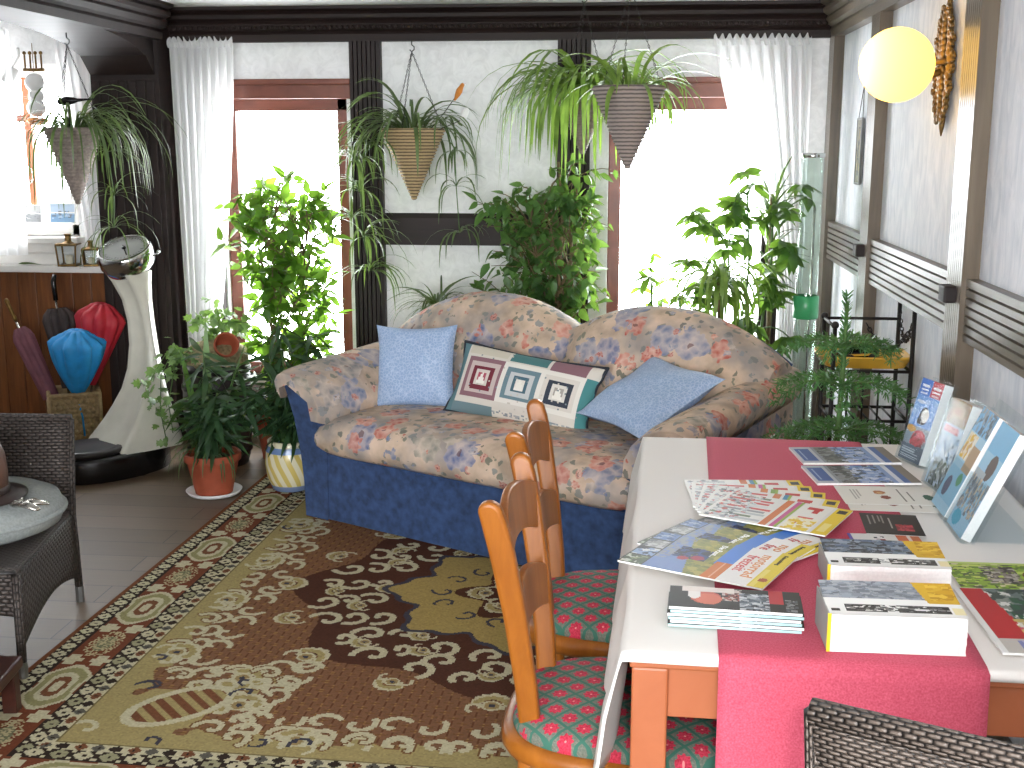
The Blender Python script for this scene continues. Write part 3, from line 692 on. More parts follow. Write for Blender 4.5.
def pillow(name, label, w, h, t, mtx, mat=None, art=None, n=28, piping=None, group=None):
    root = thing(name, label, 'cushion', group=group); root.matrix_world = mtx
    for nm, s in (('cover_front', 1), ('cover_back', -1)):
        X, Y, Z = pillow_rows(w, h, t, n if art is None else art.nu, s) if art is None else (None,)*3
        if art is not None:
            gu, gv = np.linspace(-1, 1, art.nu+1), np.linspace(-1, 1, art.nv+1); A, B = np.meshgrid(gu, gv)
            X = A*(1 - .07*(1-B**2)*abs(A)**3)*w/2; Y = B*(1 - .07*(1-A**2)*abs(B)**3)*h/2; Z = s*t/2*((1-A**2).clip(0)**.45)*((1-B**2).clip(0)**.45)
        nv, nu = X.shape[0]-1, X.shape[1]-1; V = np.stack([X, Y, Z], -1).reshape(-1, 3); i, j = np.meshgrid(np.arange(nv), np.arange(nu), indexing='ij'); a = (i*(nu+1)+j).ravel()
        F = np.stack([a, a+1, a+nu+2, a+nu+1], -1)
        if s < 0: F = F[:, ::-1]
        npmesh(nm, V, F, M['patch'] if art is not None else mat, root, art.a.reshape(-1, 3) if art is not None else None, True)
    if piping:
        X, Y, Z = pillow_rows(w, h, 0, 24, 1); e = [(X[0, k], Y[0, k], 0) for k in range(24)] + [(X[k, -1], Y[k, -1], 0) for k in range(24)] + [(X[-1, -1-k], Y[-1, -1-k], 0) for k in range(24)] + [(X[-1-k, 0], Y[-1-k, 0], 0) for k in range(25)]
        e = [(p[0]*1.01, p[1]*1.01, .004*math.sin(i*1.1)) for i, p in enumerate(e)]
        MB().tube(e, .008, 6, cap=False).build('piping', M[piping], root, smooth=True)
    return root
def lean(u, v, z, face, tilt, roll):
    """centre in sofa coordinates; face = heading of the cushion's front relative to the sofa's front, tilt = lean back, roll in its own plane"""
    m = Matrix.Translation(S2W(u, v, z)) @ Matrix.Rotation(SA + R(face), 4, 'Z') @ Matrix.Rotation(R(90 - tilt), 4, 'X') @ Matrix.Rotation(R(roll), 4, 'Z'); return m
pillow('sofa_cushion', 'plain light blue square cushion at the left arm of the floral sofa', .37, .37, .13, lean(.28, .40, .63, 22, 14, 2), M['bluecush'])
_B, _L, _R = Vector((-.024, 4.225, .495)), Vector((-.117, 4.66, .60)), Vector((.262, 4.42, .675))
pillow('sofa_cushion', 'light blue cushion slumped on its corner against the right arm of the floral sofa', .42, .45, .11, frame((_L + _R)/2, _R - _B, _L - _B), M['bluecush'])
A = Art(96, 46, 'd8d2c8')
for k, (cx, cols) in enumerate(((.24, ('8f6a72', 'c9b9b4', '77333f', 'd9cfc6', 'b05a68')), (.52, ('e6e2da', '6e8791', 'c6cacb', '4d6a78', 'e8e4dc')), (.78, ('e6e2da', 'd9d3ca', '3d4450', 'dedad2', 'a9a39b')))):
    for q, c in zip((.145, .115, .085, .055, .03), cols): A.rect(cx-q, .52-q*1.9, cx+q, .52+q*1.9, c)
    A.poly(lambda U, V, cx=cx: (V < .60) & (V > .44) & (abs(U-cx) < (.60-V)*.22), 'f0ece4')
A.rect(0, 0, .06, 1, '5f7f86').rect(.93, .05, 1, .8, '4f8a8c').rect(.07, .84, .38, 1, 'cfc8b8').rect(.40, .82, .66, 1, '4f7a7c').rect(.68, .80, .92, 1, '8a6870').rect(.05, 0, .36, .16, '6f858c').rect(.36, .04, .95, .14, 'ddd8ce')
A.mottle(.36, .06, .95, .12, ['8d969c', 'a9adae'], 40, .012, 4).mottle(.0, .0, 1, 1, ['c9c2b6', '7d8b90'], 60, .008, 5)
pillow('patchwork_cushion', 'long patchwork cushion of log-cabin squares with dark wavy edge, middle of the sofa', .68, .31, .15, lean(.845, .41, .59, 6, 26, -5), None, A, piping='piping')

# ------------------------------------------------------------------ wooden chairs: face +x, origin on the floor under the seat
def dining_chair(label, loc, rz):
    root = thing('dining_chair', label, 'chair', loc, rz, 'wooden chairs at the table')
    hw = .215
    # rounded seat frame, wider in front
    def outline(k, n=40):
        pts = []
        for i in range(n):
            t = 2*PI*i/n; c, s = math.cos(t), math.sin(t); x = .235*abs(c)**.55*(1 if c > 0 else -1); y = (.225 + .03*(x/.225))*abs(s)**.6*(1 if s > 0 else -1)
            pts.append((x*k, y*k))
        return pts
    mb = MB(); P = []
    for k, z in ((.94, .40), (1.0, .405), (1.035, .42), (1.035, .435), (1.0, .447), (.9, .447)): P.append([(x, y, z) for x, y in outline(k)])
    mb.grid(P, cv=True, flip=True); mb.add(P[0], [tuple(range(40))]); mb.add(P[-1], [tuple(range(40))[::-1]]); mb.build('seat_frame', M['chairwood'], root, smooth=True)
    mb = MB(); P = []
    for k, z in ((.95, .445), (.965, .455), (.95, .468), (.86, .480), (.6, .490), (.3, .494), (.02, .495)): P.append([(x+.006, y, z) for x, y in outline(k)])
    mb.grid(P, cv=True, flip=True); mb.add(P[-1], [tuple(range(40))]); mb.build('seat', M['seatfab'], root, smooth=True)
    for s in (-1, 1):
        # back post: flat board with a rounded, slightly forward head
        path = [(-.172, .42), (-.182, .55), (-.200, .70), (-.222, .83), (-.236, .895), (-.241, .912)]; half = [.021, .022, .023, .025, .025, .024]
        F, B = [], []
        for (x, z), q in zip(path, half): F.append((x+q, z)); B.append((x-q, z))
        hx_, hz_, hr_ = path[-1][0], path[-1][1], half[-1]
        poly = F[:-1] + [(hx_ + hr_*math.cos(q_) - .10*hr_*math.sin(q_), hz_ + hr_*math.sin(q_)) for q_ in [PI*i_/12 for i_ in range(13)]] + B[:-1][::-1]
        sh = .13   # the posts splay outwards
        fr = Matrix(((1, 0, 0, 0), (0, s*sh, -1, s*(.112 - sh*.42)+.014), (0, 1, 0, 0), (0, 0, 0, 1)))
        MB().prism(poly, .028, fr).build('back_post', M['chairwood'], root, bevel=.009, seg=3)
        for x, top_z in ((-.17, .41), (.17, .41)):
            MB().tube([(x, s*.165, top_z), (x*1.06, s*.172, .22), (x*1.12, s*.18, .0)], [.022, .019, .014], 10).build('leg', M['chairwood'], root, smooth=True)
    def rail(nm, z0, z1, dip, xs):
        P = []; n = 16
        for i in range(n+1):
            hwr = .112 + .13*((z0+z1)/2 - .42) - .006; y = -hwr + 2*hwr*i/n; q = 1 - (y/hwr)**2; x = xs - .022*q; zt = z1 + .03*q; zb = z0 + dip*q
            P.append([(x-.009, y, zb), (x+.009, y, zb), (x+.009-.012, y, zt), (x-.009-.012, y, zt)])
        mb = MB(); mb.grid(P, cv=True); mb.add(P[0], [(0, 1, 2, 3)]); mb.add(P[-1], [(3, 2, 1, 0)]); mb.build(nm, M['chairwood'], root, bevel=.004)
    rail('back_rail', .775, .88, .035, -.205); rail('back_rail', .615, .705, .02, -.178)
    for y in (-.165, .165): MB().tube([(-.18, y*1.04, .17), (.18, y*1.04, .17)], .010, 8).build('stretcher', M['chairwood'], root, smooth=True)
    return root
dining_chair('nearer wooden dining chair with red-flowered green seat, pushed under the white table', (.0, 2.285, .010), R(-4))
dining_chair('farther wooden dining chair with red-flowered green seat, next to the sofa', (-.01, 2.83, .011), R(-3))

# ------------------------------------------------------------------ table, cloth, runner
TC, TA = Vector((.47, 2.65, 0)), R(-1.7)
TW, TD = .88, 1.50
t = thing('table', 'orange-brown wooden table under a white cloth and red runner', 'table', TC, TA)
MB().b2(-TW/2, TW/2, -TD/2, TD/2, .722, .75).build('table_top', M['tablewood'], t, bevel=.004)
for sx in (-1, 1):
    for sy in (-1, 1): MB().box((sx*(TW/2-.035), sy*(TD/2-.035), .361), (.062, .062, .722)).build('leg', M['tablewood'], t, bevel=.004)
for sy in (-1, 1): MB().box((0, sy*(TD/2-.025), .675), (TW-.13, .022, .09)).build('apron', M['tablewood'], t, bevel=.002)
for sx in (-1, 1): MB().box((sx*(TW/2-.025), 0, .675), (.022, TD-.13, .09)).build('apron', M['tablewood'], t, bevel=.002)
def T2W(x, y, z): return TC + Matrix.Rotation(TA, 3, 'Z') @ Vector((x, y, z))
def drape(name, mat, xs, ys, z, th, left, right, front, back, parent, wave=.016, seed=0):
    """cloth over the table top: rows across x; the parts beyond the top hang down"""
    P = []; hx, hy = TW/2+.006, TD/2+.006
    for a in xs:
        row = []
        for b in ys:
            x, y, zz = a, b, z
            ox = max(0, a-hx) - max(0, -hx-a); oy = max(0, b-hy) - max(0, -hy-b)
            if ox or oy:
                dn = abs(ox) + abs(oy) if not (ox and oy) else max(abs(ox), abs(oy)) + .35*min(abs(ox), abs(oy))
                if ox: x = math.copysign(hx, ox)*1 + math.copysign(1, ox)*(.12*abs(ox) + wave*math.sin(b*17+seed)*min(1, abs(ox)/.12) + .006)
                if oy: y = math.copysign(hy, oy) + math.copysign(1, oy)*(.06*abs(oy) + wave*.6*math.sin(a*19+seed)*min(1, abs(oy)/.15) + .005)
                zz = z - dn*.985
                if ox and oy: x += 0
            row.append((x, y, zz))
        P.append(row)
    mb = MB(); mb.grid(P); return mb.build(name, M[mat], parent, smooth=True, solid=th)
def span(a, b, n): return [a + (b-a)*k/n for k in range(n+1)]
cl = thing('tablecloth', 'plain white tablecloth covering the whole table', 'tablecloth', TC, TA)
drape('cloth', 'linen', span(-TW/2-.30, -TW/2-.008, 10) + span(-TW/2+.0, TW/2, 20) + span(TW/2+.008, TW/2+.06, 3), span(-TD/2-.022, -TD/2-.007, 2) + span(-TD/2, TD/2, 40) + span(TD/2+.008, TD/2+.2, 6), .7545, .003, 1, 1, 1, 1, cl, .018, 1.2)
rn = thing('table_runner', 'red linen runner laid lengthwise over the white tablecloth, hanging down in front', 'table runner', TC, R(-2.5))
drape('cloth', 'red', span(-.281, .151, 16), span(-TD/2-.42, -TD/2-.010, 16) + span(-TD/2+.0, TD/2, 30) + span(TD/2+.01, TD/2+.25, 8), .7585, .003, 1, 1, 1, 1, rn, .010, .4)
for o in rn.children:
    for v in o.data.vertices:
        if v.co.y < -TD/2-.006: v.co.y -= .012
        if v.co.y > TD/2+.006: v.co.y += .012

# ------------------------------------------------------------------ rattan seats
def uvbox(mb, c, d): mb.box(c, d)
def rattan_panel(P, name, parent, mat, th):
    """woven sheet through the grid P with uv in metres"""
    me = MB(); nu, nv = len(P), len(P[0]); vs = [p for r_ in P for p in r_]; fs, uv = [], []
    du = [0]; 
    for i in range(1, nu): du.append(du[-1] + (Vector(P[i][nv//2]) - Vector(P[i-1][nv//2])).length)
    dv = [0]
    for j in range(1, nv): dv.append(dv[-1] + (Vector(P[nu//2][j]) - Vector(P[nu//2][j-1])).length)
    for i in range(nu-1):
        for j in range(nv-1):
            fs.append((i*nv+j, (i+1)*nv+j, (i+1)*nv+j+1, i*nv+j+1)); uv.append([(du[i], dv[j]), (du[i+1], dv[j]), (du[i+1], dv[j+1]), (du[i], dv[j+1])])
    me.add(vs, fs, 0, uv); return me.build(name, M[mat], parent, smooth=True, solid=th)
def rattan_chair(name, label, loc, rz, w, d, seat, back, mat, recl=.10):
    """faces -y; origin on the floor under the seat's middle"""
    root = thing(name, label, 'chair', loc, rz); n = 12; hw, hd = w/2, d/2
    rattan_panel([[(-hw + w*i/n, -hd + d*j/n, seat - .012*math.sin(PI*i/n)*math.sin(PI*j/n)) for j in range(n+1)] for i in range(n+1)], 'seat', root, mat, .02)
    rattan_panel([[(-hw + w*i/n, hd + recl*(j/n)**1.2 - .0, seat - .02 + (back-seat+.02)*j/n + .006*math.sin(PI*i/n)*(j == n)) for j in range(n+1)] for i in range(n+1)], 'backrest', root, mat, .028)
    for s in (-1, 1):   # woven skirts with an arched lower edge
        rattan_panel([[(s*hw, -hd + d*i/n, (seat*.30 + .14*seat*1.2*math.sin(PI*i/n)) + (seat - (seat*.30 + .14*seat*1.2*math.sin(PI*i/n)))*j/6) for j in range(7)] for i in range(n+1)], 'side_skirt', root, mat, .014)
    rattan_panel([[(-hw + w*i/n, -hd, seat*.6 + .08*seat*math.sin(PI*i/n) + (seat - seat*.6 - .08*seat*math.sin(PI*i/n))*j/6) for j in range(7)] for i in range(n+1)], 'front_skirt', root, mat, .014)
    for sx in (-1, 1):
        MB().tube([(sx*(hw), hd+recl, back), (sx*hw, hd, seat), (sx*(hw-.0), hd+.03, .03)], [.014, .016, .014], 8).build('back_post', M[mat], root, smooth=True)
        MB().tube([(sx*hw, -hd, seat), (sx*hw, -hd-.01, .03)], [.016, .014], 8).build('leg', M[mat], root, smooth=True)
        MB().tube([(sx*hw, hd+.028, .06), (sx*hw, hd+.031, .0)], .0155, 8).build('foot', M['legmetal'], root); MB().tube([(sx*hw, -hd-.01, .06), (sx*hw, -hd-.0105, .0)], .0155, 8).build('foot', M['legmetal'], root)
    MB().tube([(-hw-.004, hd+recl, back), (0, hd+recl+.004, back+.008), (hw+.004, hd+recl, back)], .017, 8).build('top_rail', M[mat], root, smooth=True)
    return root
rattan_chair('rattan_chair', 'low dark rattan chair with a grey cushion at the left edge, on the floorboards', (-2.14, 3.47, 0), R(10.5), .56, .60, .335, .655, 'rattan', .07)
rattan_chair('rattan_chair', 'dark rattan chair seen from behind in front of the table, only its woven back showing', (.607, 1.459, 0), R(180-27), .56, .40, .45, .95, 'rattan2', .10)
# round cushion and what lies on it
c = thing('round_cushion', 'round grey cushion lying on the low rattan chair', 'cushion', (-2.11, 3.56, .345))
MB().lathe([(.01, 0), (.20, .006), (.255, .03), (.272, .07), (.255, .11), (.20, .135), (.1, .148), (.01, .15)], 40).build('cover', M['grey_cush'], c, smooth=True)
MB().lathe([(.262, .058), (.278, .066), (.278, .074), (.262, .082)], 40, cap=False).build('piping', M['grey_cush'], c, smooth=True)
h = thing('brown_hat', 'brown domed hat with a dark flat rim on the round grey cushion', 'hat', (-2.06, 3.47, .488))
MB().lathe([(.10, 0), (.103, .08), (.098, .14), (.082, .185), (.05, .208), (.01, .214)], 32).build('crown', M['brownl'], h, smooth=True)
MB().lathe([(.09, -.0), (.155, .004), (.158, .012), (.104, .02)], 32).build('brim', M['dkbrown'], h, smooth=True)
MB().lathe([(.103, .012), (.1055, .014), (.1055, .04), (.1025, .042)], 32, cap=False).build('band', M['dkbrown'], h, smooth=True)
b = thing('ribbon_bow', 'shiny silver bow lying on the grey cushion beside the hat', 'bow', (-1.905, 3.43, .474), R(20))
for k, (dx, dy, L) in enumerate(((.10, -.01, .5), (.075, -.07, .3), (-.01, .075, .2))):
    MB().tube([(0, 0, .012), (dx*.5, dy*.5, .02), (dx, dy, .010)], [.018, .026, .010], 8, flat=.35).build('ribbon_tail' if k < 2 else 'ribbon_loop', M['silver'], b, smooth=True)
MB().sph((0, 0, .014), .016, 12, 8, 1.2, 1, .7).build('knot', M['silver'], b, smooth=True)

lt = thing('low_table', 'corner of a dark red-brown low table at the left edge below the rattan chair', 'table', (-1.92, 2.76, 0), R(8))
MB().b2(-.25, .25, -.25, .25, .13, .165).build('table_top', M['mahog'], lt, bevel=.006)
for sx in (-1, 1):
    for sy in (-1, 1): MB().box((sx*.22, sy*.22, .065), (.04, .04, .13)).build('leg', M['mahog'], lt, bevel=.003)

# ------------------------------------------------------------------ leaves and plants
def tmpl(L=1.0, Wd=.45, droop=.25, fold=.10, seg=4, tip=.7):
    """leaf along +y, unit length: left edge, midrib, right edge per station"""
    V = []; 
    for i in range(seg+1):
        t = i/seg; wd = Wd*.5*(math.sin(PI*t**tip))**.9 if 0 < t < 1 else .006
        V += [(-wd, t, fold*wd*2 - droop*t*t), (0, t, -droop*t*t), (wd, t, fold*wd*2 - droop*t*t)]
    F = []
    for i in range(seg):
        a = i*3; F += [(a, a+1, a+4, a+3), (a+1, a+2, a+5, a+4)]
    return np.array(V), np.array(F)
def leafmesh(name, parent, mat, pos, dirs, scales, T, roll=None, rng=RNG):
    pos, dirs, scales = np.asarray(pos, float), np.asarray(dirs, float), np.asarray(scales, float); V, F = T; N = len(pos)
    Y = dirs / np.linalg.norm(dirs, axis=1, keepdims=True); up = np.tile([0, 0, 1.], (N, 1)) + rng.normal(0, .35, (N, 3))
    X = np.cross(Y, up); X /= np.linalg.norm(X, axis=1, keepdims=True) + 1e-9; Z = np.cross(X, Y)
    a = rng.normal(0, .5, N)[:, None]; X, Z = X*np.cos(a) + Z*np.sin(a), Z*np.cos(a) - X*np.sin(a)
    out = pos[:, None] + scales[:, None, None] * (V[None, :, 0, None]*X[:, None] + V[None, :, 1, None]*Y[:, None] + V[None, :, 2, None]*Z[:, None])
    Fs = (F[None] + (np.arange(N)*len(V))[:, None, None]).reshape(-1, 4); return npmesh(name, out.reshape(-1, 3), Fs, mat, parent, None, True)
def straps(name, parent, mat, items, seg=9, fold=.25):
    """arching strap leaves: (base, azimuth, length, rise, width, drop)"""
    V, F = [], []
    for (b, az, L, rise, wd, drop) in items:
        o = len(V); ca, sa = math.cos(az), math.sin(az); tw = random.uniform(-.5, .5)
        x = z = 0; ang = rise; st = L/seg; px, pz = 0, 0
        for i in range(seg+1):
            t = i/seg; hw = wd*.5*min(1, .45+2.2*t)*(1 - t**3.0) + .0008; nx, ny = -sa, ca; k = tw*t
            c = (b[0]+px*ca, b[1]+px*sa, b[2]+pz)
            V += [(c[0]-nx*hw, c[1]-ny*hw, c[2]+hw*fold+k*hw), c, (c[0]+nx*hw, c[1]+ny*hw, c[2]+hw*fold-k*hw)]
            px += st*math.cos(ang); pz += st*math.sin(ang); ang -= drop/seg*(1.25 - .5*t); ang = max(ang, -1.5)
        for i in range(seg):
            a = o + i*3; F += [(a, a+1, a+4, a+3), (a+1, a+2, a+5, a+4)]
    return npmesh(name, V, F, mat, parent, None, True)
def chain_tube(mb, p, q, r=.0022, pitch=.013):
    p, q = Vector(p), Vector(q); L = (q-p).length; n = max(2, int(L/pitch)); T = (q-p).normalized(); a = T.cross(Vector((0, 1, .2))).normalized(); b = T.cross(a)
    for k in range(n):
        c = p + (q-p)*(k+.5)/n; s = a if k % 2 else b; h = pitch*.62; e = r*1.6
        ring = [c + T*h*math.cos(t)*.95 + s*e*math.sin(t) for t in [2*PI*i/6 for i in range(7)]]; mb.tube(ring, r*.62, 4, cap=False)
def cone_basket(r, h, rings, lump=.045):
    """coiled cone, tip down, rim at z=0"""
    prof = []; per = 3; N = rings*per
    for i in range(N+1):
        t = i/N; rr = r*(.05 + .95*t); prof.append((rr*(1 + lump*math.sin(PI*(i % per)/per*1.0)*1.0) + .004*math.sin(PI*(i % per)/per), -h + h*t))
    prof += [(r*1.0, .006), (r*.93, .006), (r*.90, -.02), (r*.12, -h*.86)]; return prof
def hanging_planter(label, rim, r, h, hook_z, nleaf, Lr, mat, seed, basket='straw', group=None, rise=(.3, 1.45), drop=(1.6, 3.0), wd=.017, runners=(), bias=None, hookdx=(0, 0)):
    random.seed(seed); root = thing('hanging_planter', label, 'hanging plant', (rim[0], rim[1], hook_z))
    z0 = rim[2] - hook_z
    mb = MB(); mb.M = Matrix.Translation((0, 0, z0)); mb.lathe(cone_basket(r, h, 22), 28); mb.build('basket', M[basket], root, smooth=True)
    MB().lathe([(r*.9, z0-.022), (r*.5, z0-.012), (.005, z0-.008)], 20, cap=False).build('soil', M['soil'], root, smooth=True)
    mb = MB()
    for k in range(3):
        a = 2*PI*k/3 + .35; chain_tube(mb, (r*.98*math.cos(a), r*.98*math.sin(a), z0), (hookdx[0], hookdx[1], -.055))
    mb.build('chain', M['iron'], root, smooth=True)
    x, y = hookdx; MB().tube([(x, y, 0), (x, y, -.022), (x+.012, y, -.032), (x+.012, y, -.045), (x, y, -.055), (x-.010, y, -.046)], .003, 6).build('hook', M['iron'], root, smooth=True)
    it = []
    for i in range(nleaf):
        az = random.uniform(0, 2*PI) if bias is None or random.random() > bias[1] else random.gauss(bias[0], .55)
        rr = r*.55*math.sqrt(random.random()); it.append(((rr*math.cos(az), rr*math.sin(az), z0-.01), az, random.uniform(*Lr), random.uniform(*rise), wd*random.uniform(.7, 1.2), random.uniform(*drop)))
    straps('foliage', root, M[mat], it)
    for (pts, n, L) in runners:
        P = [Vector(p) - Vector((rim[0], rim[1], hook_z)) for p in pts]
        o = MB().tube(P, .0028, 5).build('runner', M['gstem'], root, smooth=True); it = []
        for q in range(1, len(P)):
            for i in range(n): it.append((tuple(P[q]), random.uniform(0, 2*PI), L*random.uniform(.6, 1.2), random.uniform(.0, 1.2), wd*.6, random.uniform(1.5, 2.8)))
        straps('plantlet', o, M[mat], it, 7)
    return root
PM = (-1.10, 6.02, 1.655)
hanging_planter('hanging straw cone planter before the white wall panel between the two back windows', PM, .155, .345, 2.085, 70, (.25, .55), 'spiderd', 3, 'coil', wd=.019, bias=(PI*.98, .45),
    runners=[([(-1.03, 5.97, 1.66), (-.93, 5.95, 1.70), (-.88, 5.95, 1.55), (-.875, 5.95, 1.38), (-.86, 5.95, 1.15)], 9, .24),
             ([(-1.2, 6.0, 1.64), (-1.33, 6.0, 1.58), (-1.37, 6.0, 1.35), (-1.36, 6.0, 1.12), (-1.33, 6.0, .95)], 20, .30),
             ([(-1.22, 5.98, 1.64), (-1.39, 5.97, 1.50), (-1.41, 5.97, 1.22)], 22, .32)])
PR = (-.03, 5.10, 1.815)
hanging_planter('pale wicker cone planter hanging before the right window, spider plant spilling over', PR, .148, .33, 2.262, 46, (.22, .46), 'spider', 5, 'coilgrey', wd=.02, drop=(1.3, 3.2))
hanging_planter('bushy hanging spider plant left of the pale wicker cone, its long leaves hiding the pot', (-.24, 5.62, 1.80), .12, .26, 2.262, 150, (.40, .72), 'spider', 8, 'strawd', rise=(.5, 1.5), drop=(2.4, 3.6), wd=.02, bias=(PI, .25))
PLF = (-2.625, 5.52, 1.655)
hanging_planter('grey cone planter of trailing spider plant under the arch in front of the bay window', PLF, .13, .35, 2.09, 110, (.30, .62), 'spiderd', 9, 'strawd', rise=(.4, 1.4), drop=(2.2, 3.4), wd=.010, bias=(0, .35),
    runners=[([(-2.53, 5.5, 1.65), (-2.44, 5.47, 1.55), (-2.42, 5.46, 1.35), (-2.43, 5.46, 1.2)], 16, .26)])
# little ornaments on wires in the planters
def bird_stake(name, label, foot, head, mat, s=1, spoon=False):
    root = thing(name, label, 'plant stake', foot); d = Vector(head) - Vector(foot)
    MB().tube([(0, 0, 0), tuple(d*.5 + Vector((.006, 0, 0))), tuple(d)], .002, 5).build('wire', M['iron'], root, smooth=True)
    mb = MB(); mb.M = Matrix.Translation(d) @ Matrix.Rotation(R(28), 4, 'Y')
    if spoon: mb.sph((0, 0, .03), .03, 14, 10, .62, .35, 1.25); mb.build('wing', M[mat], root, smooth=True)
    else:
        mb.lathe([(.003, -.055*s), (.008*s, -.045*s), (.018*s, -.01*s), (.022*s, .015*s), (.016*s, .038*s), (.014*s, .05*s), (.013*s, .06*s), (.004, .07*s)], 12); mb.build('body', M[mat], root, smooth=True)
        mb = MB(); mb.M = Matrix.Translation(d) @ Matrix.Rotation(R(28), 4, 'Y'); mb.lathe([(.004*s, 0), (.001, .02*s)], 6, (.012*s, 0, .056*s)); mb.build('beak', M['silver'], root)
    return root
bird_stake('bird_stake', 'small orange bird on a wire standing in the straw cone planter', (-1.02, 5.98, 1.64), (-.865, 5.98, 1.83), 'orange', .75)
bird_stake('ornament_stake', 'small white wing-shaped ornament on a wire below the orange bird', (-1.0, 5.95, 1.64), (-.845, 5.94, 1.70), 'white', spoon=True)
r_ = thing('bird_stake', 'dark bird with a long tail above the grey cone planter in the bay', 'plant stake', (-2.60, 5.44, 1.64))
MB().tube([(0, 0, 0), (.0, -.01, .13)], .002, 5).build('wire', M['iron'], r_)
mb = MB(); mb.M = Matrix.Translation((0, -.01, .14)) @ Matrix.Rotation(R(86), 4, 'Y'); mb.lathe([(.003, -.05), (.014, -.04), (.017, -.025), (.02, 0), (.015, .03), (.008, .05), (.004, .10), (.002, .13)], 12); mb.build('body', M['black'], r_, smooth=True)

def pot(root, r0, r1, h, mat, rim=.014, rimh=.03, nm='pot', extra=None):
    prof = [(r0, 0), (r0*1.0, .004), (r1*.97, h-rimh), (r1+rim*.4, h-rimh), (r1+rim*.5, h), (r1-.008, h), (r1-.012, h-.03)] if extra is None else extra
    MB().lathe(prof, 36).build(nm, M[mat], root, smooth=False, bevel=.002); o = root.children[-1]; 
    for p in o.data.polygons: p.use_smooth = len(p.vertices) == 4
    top = prof[-1]; MB().lathe([(top[0]+.004, top[1]-.002), (.01, top[1]+.008)], 24, cap=False).build('soil', M['soil'], root, smooth=True)
def curve_pts(p, q, sag=(0, 0, 0), n=6, jit=.01, rng=random):
    p, q, s = Vector(p), Vector(q), Vector(sag); return [p.lerp(q, i/n) + s*math.sin(PI*i/n) + Vector((rng.uniform(-jit, jit), rng.uniform(-jit, jit), 0))*(0 < i < n) for i in range(n+1)]
def tree(name, label, loc, pot_fn, trunks, crown, nbr, per, leafL, T, mat, seed, stem='stem_m', droop=.5, flat=1.0, spread=.5):
    """trunks: list of (top, radius). crown: list of ellipsoids (centre, radii, weight) in local coordinates"""
    random.seed(seed); rng = np.random.default_rng(seed); root = thing(name, label, 'plant', loc); pot_fn(root)
    mb = MB(); axes = []
    for (b, top, r) in trunks:
        P = curve_pts(b, top, (random.uniform(-.03, .03), 0, 0), 8, .012); mb.tube(P, [r*(1 - .6*i/8) for i in range(9)], 7); axes.append(P)
    pos, dr, scl = [], [], []; wsum = sum(c[2] for c in crown)
    for (c, rad, wgt) in crown:
        for k in range(int(nbr*wgt/wsum)):
            v = rng.normal(0, 1, 3); v /= np.linalg.norm(v); v *= rng.uniform(.35, 1)**.6; end = Vector((c[0]+v[0]*rad[0], c[1]+v[1]*rad[1], c[2]+v[2]*rad[2]))
            ax = random.choice(axes); zt = min(max(end.z - random.uniform(.1, .35), ax[1].z), ax[-1].z); st = min(ax, key=lambda p: abs(p.z - zt)); P = curve_pts(st, end, (0, 0, .05), 5, .01); mb.tube(P, [.0045 - .0006*i for i in range(6)], 5)
            d = (end - st).normalized()
            for j in range(per):
                t = 1 - .75*rng.random()**1.3; i = min(4, int(t*5)); p = P[i].lerp(P[i+1], t*5-i) + Vector(rng.normal(0, .012, 3)); pos.append(tuple(p)); q = np.array(d)*.55 + rng.normal(0, spread, 3); q[2] -= droop; dr.append(q); scl.append(leafL*rng.uniform(.65, 1.2))
    mb.build('stem', M['stem'], root, smooth=True); leafmesh('leaves', root, M[mat], pos, dr, scl, T, rng=rng); return root
def hidden_pot(root): pot(root, .10, .14, .26, 'terra')
FIC = tmpl(Wd=.50, droop=.12, fold=.12)
tree('potted_fig_tree', 'light green broad-leaved fig tree in front of the left back window', (-1.78, 5.86, 0), hidden_pot, [((0, 0, .22), (.02, 0, 1.30), .013), ((.03, .02, .22), (.16, .02, 1.15), .010), ((-.03, 0, .22), (-.08, 0, 1.05), .010)],
     [((.04, 0, 1.14), (.34, .20, .34), 6), ((.06, 0, .78), (.32, .18, .28), 3.0), ((-.2, 0, 1.25), (.16, .12, .14), .45), ((.03, 0, .5), (.26, .15, .18), 1.2)], 120, 8, .092, FIC, 'ficus', 21)
tree('potted_weeping_fig', 'tall dense weeping fig behind the sofa between the two windows', (-.40, 5.93, 0), hidden_pot, [((0, 0, .22), (.03, 0, 1.5), .016), ((.04, .02, .22), (.12, 0, 1.4), .012), ((-.03, 0, .22), (-.10, 0, 1.3), .012)],
     [((.0, 0, 1.12), (.30, .2, .36), 6), ((-.18, 0, 1.25), (.22, .14, .16), 2), ((.14, 0, 1.42), (.16, .14, .16), 1.2), ((-.16, 0, .84), (.32, .18, .22), 2.8), ((.12, 0, .85), (.2, .15, .2), 1.5)], 165, 8, .078, FIC, 'ficus2', 22, droop=.75)
